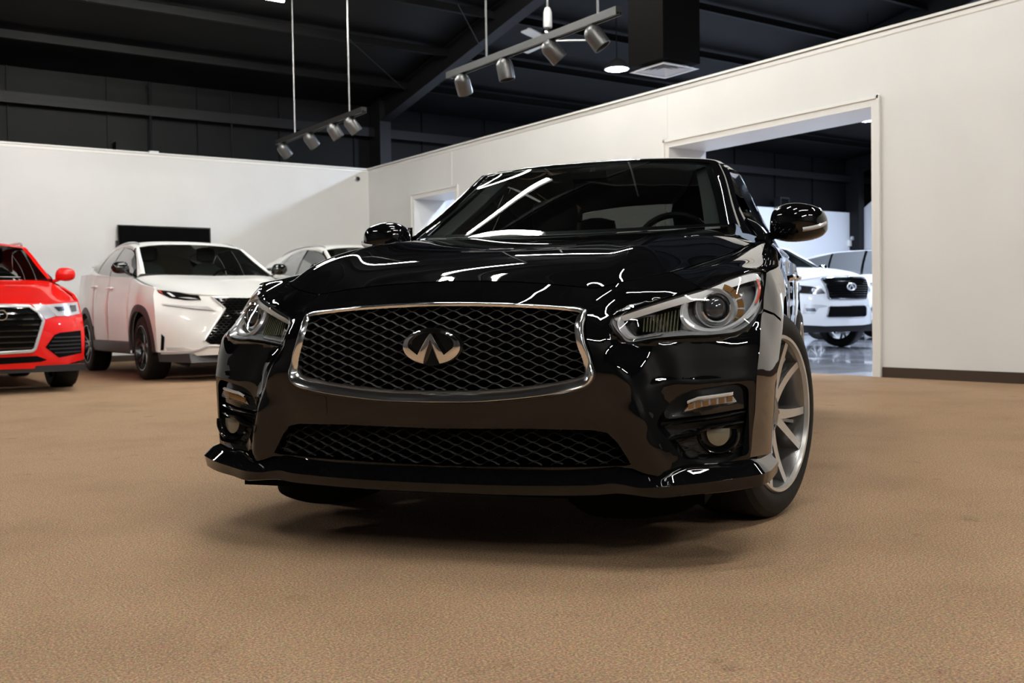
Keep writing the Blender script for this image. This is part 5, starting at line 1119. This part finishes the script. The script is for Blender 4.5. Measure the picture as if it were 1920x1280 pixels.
# --- tall white SUV in the second hall
QX = dict(NX); QX.update(F=[(0,.36,.86),(0,.5,.92),(0,.67,.94),(0,.8,.945),(0,.98,.95),(0,1.10,.92),(0,1.15,.87),(.45,.36,.80),(.45,.55,.86),(.45,.8,.86),(.45,1.0,.86),(.45,1.13,.80),(.75,.38,.68),(.75,.6,.70),(.75,.8,.67),(.75,.95,.60),(.75,1.08,.52),(.93,.4,.46),(.945,.7,.46),(.93,.95,.40),(.90,1.08,.34)],
 S=[(.46,.4,.93),(.46,.7,.945),(.40,.95,.93),(.34,1.08,.90)] + [(x, z, y) for x in (.1, -.6, -1.3, -2.0, -2.7, -3.3) for z, y in ((.35, .94), (.6, .96), (.9, .965), (1.1, .95), (1.24, .91))] + [(-3.9,.5,.90),(-3.9,.9,.9),(-3.9,1.24,.85)],
 front_outline=[(0,.37),(.4,.37),(.7,.39),(.88,.40),(.935,.41),(.945,.7),(.93,.95),(.902,1.085),(.75,1.09),(.5,1.13),(.25,1.155),(0,1.16)],
 corner=[(.45,.41),(.46,.7),(.40,.95),(.345,1.08)], belt=[(.32,1.10),(0,1.17),(-.4,1.24),(-2.0,1.25),(-3.9,1.28)], sill=.40, wb=2.92, tail=-3.9, wr=.385, track=.80, clad=None, arch=.44, side_split=[-.55,-1.55,-2.45], handles=[(-1.4,1.10),(-2.3,1.12)], hpaint=0,
 win_bot=[(-.5,.86,1.27),(-1.2,.875,1.28),(-1.8,.88,1.285),(-2.6,.875,1.29),(-3.5,.85,1.31)], win_top=[(-.66,.82,1.38),(-1.2,.74,1.70),(-1.8,.73,1.76),(-2.6,.73,1.76),(-3.4,.74,1.66)],
 ws=[[(-.34,0,1.345),(-.36,.3,1.345),(-.38,.6,1.34),(-.44,.79,1.325)],[(-.6,0,1.48),(-.61,.28,1.478),(-.62,.56,1.468),(-.66,.745,1.45)],[(-.86,0,1.61),(-.86,.27,1.606),(-.87,.52,1.595),(-.90,.70,1.575)],[(-1.1,0,1.72),(-1.1,.26,1.715),(-1.1,.5,1.70),(-1.1,.665,1.68)]],
 pillar=[(-.50,.85,1.275),(-.72,.80,1.43),(-.94,.75,1.56),(-1.16,.715,1.68)],
 roof=[[(-1.1,0,1.72),(-1.1,.26,1.715),(-1.1,.5,1.70),(-1.1,.665,1.68)],[(-1.35,0,1.785),(-1.35,.26,1.78),(-1.35,.5,1.765),(-1.35,.66,1.74)],[(-2.2,0,1.82),(-2.2,.26,1.815),(-2.2,.5,1.80),(-2.2,.66,1.775)],[(-3.0,0,1.81),(-3.0,.26,1.805),(-3.0,.5,1.79),(-3.0,.65,1.765)],[(-3.6,0,1.74),(-3.6,.26,1.735),(-3.6,.5,1.72),(-3.6,.64,1.69)]],
 rear=[[(-3.6,0,1.74),(-3.6,.26,1.735),(-3.6,.5,1.72),(-3.6,.64,1.69)],[(-3.8,0,1.4),(-3.8,.3,1.4),(-3.78,.6,1.4),(-3.74,.80,1.38)],[(-3.95,0,1.0),(-3.95,.3,1.0),(-3.93,.6,1.0),(-3.9,.88,1.0)],[(-3.95,0,.5),(-3.95,.3,.5),(-3.93,.6,.5),(-3.9,.88,.5)]],
 hood=[[(.875,0,1.165),(.84,.25,1.16),(.79,.48,1.138),(.54,.75,1.095),(.34,.90,1.09)],[(.6,0,1.235),(.58,.25,1.235),(.52,.48,1.22),(.34,.73,1.17),(.16,.885,1.135)],[(.15,0,1.30),(.15,.25,1.30),(.12,.50,1.29),(.0,.74,1.255),(-.12,.88,1.20)],[(-.30,0,1.335),(-.32,.3,1.335),(-.34,.56,1.325),(-.42,.77,1.30),(-.50,.87,1.262)]],
 rail=[(-1.3,.63,1.76),(-1.45,.635,1.82),(-2.2,.63,1.85),(-3.0,.61,1.84),(-3.3,.60,1.78)], railm=M['satin'], mirror=(-.62,1.02,1.33), seatz=1.0, seatm=M['lightseat'], mirm=M['chrome'])
def build_qx(label, loc, rz, paint, roofm=None, name='suv', steer=.0):
    r = empty(name, (*loc, 0), rz, label, 'car'); sp = dict(QX); sp['roofm'] = roofm
    if roofm: sp['rail'] = None
    front, bars, band, F3_ = suv(sp, r, paint)
    gp = [(0,1.125),(.30,1.12),(.47,1.105),(.475,1.08),(.41,.81),(.39,.79),(0,.785)]
    front('grille', gp, M['void'], -.004, sides=(0,)); bars(gp, .81, 1.11, .036, -.012, M['gloss'], 'grille_bar', .007)
    band('grille_frame', gp, M['darkchrome'], .012, -.014, sym_=True)
    lg = [(0,.675),(.36,.675),(.40,.655),(.42,.53),(.39,.51),(0,.505)]
    front('lower_grille', lg, M['void'], -.006, sides=(0,)); band('lower_grille_trim', lg, M['darkchrome'], .008, -.014, sym_=True)
    for s in (1, -1):
        h = front('headlight', [(.455,.875),(.50,.945),(.60,.985),(.86,1.035),(.865,.96),(.76,.885),(.60,.865)], M['darkchrome'], -.006, sides=(s,))[0]
        for (y, z, q) in ((.60, .925, .035), (.74, .955, .038)):
            c = F3_(np.array([y * s]), np.array([z]), -.012)[0]; Qm = Matrix.Translation(Vector(c)) @ Matrix.Rotation(PI / 2, 4, 'Y'); MB().lathe([(0, .012), (q * .6, .009), (q * .8, 0), (q, .006), (q * 1.05, -.01)], 16, Qm).build('lamp_cell', M['silver'], h)
        front('side_marker', [(.82,.965),(.86,.975),(.86,1.02),(.83,1.01)], M['amber'], -.010, sides=(s,), parent=h)
        f = front('fog_trim', [(.40,.675),(.50,.70),(.74,.715),(.765,.57),(.62,.565),(.56,.65)], M['silver'], -.006, sides=(s,))[0]
        front('fog_lamp', [(.60,.60),(.72,.605),(.73,.65),(.62,.65)], M['darkchrome'], -.012, sides=(s,), parent=f)
    a = np.linspace(0, 2 * PI, 33)[:-1]; em_ = MB().tube(np.stack([np.full(32, .968), .088 * np.cos(a), .975 + .052 * np.sin(a)], 1), .011, 8, closed=True, up=(1, 0, 0))
    em_.tube([(.97, -.05, .94), (.97, -.008, 1.01)], .010, 6, up=(1, 0, 0)).tube([(.97, .05, .94), (.97, .008, 1.01)], .010, 6, up=(1, 0, 0)).build('emblem', M['silver'], r)
    MB().box(-.2, .70, -.82, .82, .27, .39).build('lower_valance', M['plastic'], r, smooth=False)
    wheels4(r, QX, M['chrome'], M['rimdark'], steer)
    return r
build_qx('tall white SUV with a dark ribbed grille and oval badge, beyond the doorway', (11.362, 7.952), 4.6034, M['white'], steer=.25)
build_qx('white SUV with black roof and glass, half hidden by the door jamb', (15.6, 7.6), 4.6034, M['white'], M['gloss'])
build_nx('white car behind the spindle-grille crossover, only its roof and window showing', (4.05, 8.1), -PI / 2, M['white'])
build_nx('pale car with arched roof, parked crosswise far behind the tall white SUV', (15.6, 12.70), 0, M['white'])

# ------------------------------------------------------------------ fixtures on the walls and under the roof
headm = mat('brushed_grey_can', (0.12, 0.12, 0.12), 0.38, 0.75)
rodm = mat('grey_rod', (0.20, 0.20, 0.20), 0.4, 0.6)
trackm = mat('dark_grey_track', (0.02, 0.02, 0.02), 0.4, 0.4)
def track(x, y0, y1, z, rods, heads, label):
    t = empty('track_light', (x, (y0 + y1) / 2, z), 0, label, 'track light', 'track lights'); yc = (y0 + y1) / 2; h = abs(y1 - y0) / 2
    MB().box(-.035, .035, -h, h, -.012, .03).box(-.035, -.022, -h, h, -.035, -.012).box(.022, .035, -h, h, -.035, -.012).box(-.006, .006, -h, h, -.03, -.012).build('track', trackm, t, smooth=False)
    for ry in rods: MB().tube([(0, ry - yc, .02), (0, ry - yc, roofz(ry) - z)], .010, 8).build('rod', rodm, t)
    for (hy, tx, ty, drop) in heads:
        hd = bpy.data.objects.new('lamp_head', None); link(hd, t); hd.location = (0, hy - yc, -.03); hd.empty_display_size = .05
        MB().tube([(0, 0, 0), (0, 0, -drop)], .012, 8).build('stem', rodm, hd)
        ax = Vector((tx, ty, -1)).normalized(); Q = Matrix.Translation((0, 0, -drop - .02)) @ ax.to_track_quat('Z', 'Y').to_matrix().to_4x4()
        R = .078
        prof = [(R * math.sin(a), -.02 - R * math.cos(a) + .02) for a in np.linspace(0, PI / 2, 9)] + [(R, .12), (R * .97, .132), (R * .90, .132), (R * .88, .06), (0, .05)]
        MB().lathe([(r, h_) for r, h_ in prof], 28, Q).build('can', headm, hd)
track(3.425, 6.052, 3.408, 3.10, [5.348, 3.674], [(5.795, 0.55, 0.35, 0.060), (5.048, 0.15, -0.10, 0.060), (4.335, 0.90, -0.30, 0.052), (3.734, 0.50, -0.50, 0.069)], 'upper right track of four grey can spotlights on rods')
track(3.468, 10.715, 8.053, 3.10, [10.114, 8.440], [(10.543, 0.90, 0.10, 0.060), (9.642, 0.90, 0.10, 0.052), (8.912, 0.60, -0.20, 0.043), (8.422, 0.75, -0.20, 0.052)], 'smaller farther track of four grey can spotlights at left')
# ceiling fan behind the near track
fan = empty('ceiling_fan', (6.0, 7.75, 4.2), 0, 'grey three-blade ceiling fan hanging behind the near track light', 'fan')
fanm = mat('brushed_fan_metal', (0.45, 0.44, 0.42), 0.35, 0.6)
MB().lathe([(.0, .42), (.035, .42), (.055, .36), (.06, .18), (.05, .16), (0, .16)], 24).build('canopy', mat('pale_grey_enamel', (.42, .42, .42), .4), fan)
MB().tube([(0, 0, .1), (0, 0, roofz(7.75) - 4.2)], .014, 8).build('downrod', rodm, fan)
MB().lathe([(0, .14), (.06, .14), (.10, .09), (.11, .03), (.09, -.03), (.05, -.06), (0, -.07)], 28).build('motor', M['darkchrome'], fan)
for k in range(3):
    a = math.radians(-35 + 120 * k); d = np.array([math.cos(a), math.sin(a), 0]); e = np.array([-math.sin(a), math.cos(a), .18]); G = []
    for r, w_ in ((.10, .025), (.17, .035), (.24, .065), (.45, .07), (.60, .068), (.63, .05)): G.append([d * r - e * w_, d * r, d * r + e * w_])
    G = np.array(G); MB().grid(G).grid(G - (0, 0, .012), True).grid(np.array([G[:, 0], G[:, 0] - (0, 0, .012)])).grid(np.array([G[:, -1], G[:, -1] - (0, 0, .012)])).build('blade', fanm, fan)
# square supply vent under its dark duct, just over the partition
vent = empty('air_vent', (6.49, 6.10, 3.53), 0, 'white square air vent under a dark duct, above the partition wall', 'vent')
mb = MB(); hs = .295
for q0, q1, z0, z1 in ((1, .86, 0, .0), (.86, .84, 0, .02)):
    c0 = [(-hs * q0, -hs * q0, z0), (hs * q0, -hs * q0, z0), (hs * q0, hs * q0, z0), (-hs * q0, hs * q0, z0)]; c1 = [(-hs * q1, -hs * q1, z1), (hs * q1, -hs * q1, z1), (hs * q1, hs * q1, z1), (-hs * q1, hs * q1, z1)]
    mb.add(c0 + c1, [(i, (i + 1) % 4, 4 + (i + 1) % 4, 4 + i) for i in range(4)])
mb.build('vent_frame', mat('white_vent_enamel', (.85, .85, .88), .4), vent, smooth=False)
for q in (.80, .62, .44, .26):
    mb = MB(); q1 = q - .16; c0 = [(-hs * q, -hs * q, .012), (hs * q, -hs * q, .012), (hs * q, hs * q, .012), (-hs * q, hs * q, .012)]; c1 = [(-hs * q1, -hs * q1, .05), (hs * q1, -hs * q1, .05), (hs * q1, hs * q1, .05), (-hs * q1, hs * q1, .05)]
    mb.add(c0 + c1, [(i, (i + 1) % 4, 4 + (i + 1) % 4, 4 + i) for i in range(4)]).build('louvre', mat('vent_louvre_grey', (.65, .65, .70), .5), vent, smooth=False)
MB().box(-.30, .30, -.30, .30, .06, 1.9).build('duct_box', beamdk, vent, smooth=False)
for a in (-.28, .28): MB().tube([(a, .0, 1.2), (a, 0, roofz(6.1) - 3.53)], .006, 6).build('hanger', darkm, vent)
# television on the far wall
tv = empty('television', (2.64, FY, 2.10), 0, 'black flat television mounted high on the far wall', 'television')
MB().box(-.72, .72, -.085, -.045, -.82, .0).build('bezel', M['gloss'], tv, smooth=False)
MB().box(-.70, .70, -.088, -.084, -.79, -.02).build('screen', mat('matte_black_screen', (.002, .002, .0022), .8, spec=.05), tv, smooth=False)
MB().box(-.2, .2, -.045, 0, -.55, -.25).build('wall_mount', M['plastic'], tv, smooth=False)
MB().box(-.74, -.72, -.05, -.02, -.35, -.24).build('bracket', M['plastic'], tv, smooth=False)
sc_ = empty('security_camera', (6.03, FY, 3.06), 0, 'small dark round security camera high on the far wall by the corner', 'camera')
MB().lathe([(.05, 0), (.05, .012), (.035, .018), (0, .02)], 20, Matrix.Rotation(PI / 2, 4, 'X')).build('mounting_ring', M['satin'], sc_)
MB().lathe([(.033, .016), (.036, .035), (.030, .055), (0, .066)], 20, Matrix.Rotation(PI / 2, 4, 'X')).build('dome', M['gloss'], sc_)
tag(MB().box(2.46, 2.60, FY + .02, FY + .12, WH + .012, WH + .045).build('junction_box', mat('white_plastic', (.7, .72, .75), .4), smooth=False), 'small white box lying on top of the far wall', 'box')
sb = empty('wall_sensor', (20.35, 13.72, 2.33), 0, 'small white two-eyed emergency lamp on the second hall wall', 'emergency light')
wp = mat('white_lamp_plastic', (.75, .75, .72), .4); MB().box(-.14, .14, -.06, 0, -.10, .06).build('lamp_body', wp, sb, smooth=False)
for sx in (-.09, .09): MB().lathe([(0, .05), (.05, .04), (.06, 0), (.04, -.03)], 16, Matrix.Translation((sx, -.09, .10)) @ Matrix.Rotation(PI / 2, 4, 'X')).build('lamp_eye', M['satin'], sb)
sd = empty('wall_speaker', (17.5, 13.69, 3.20), 0, 'small black loudspeaker on the wall edge behind the sedan mirror', 'speaker')
MB().box(-.16, .16, -.2, 0, -.09, .13).build('cabinet', M['plastic'], sd, smooth=False); MB().box(-.13, .13, -.21, -.2, -.06, .10).build('speaker_grille', M['void'], sd, smooth=False)
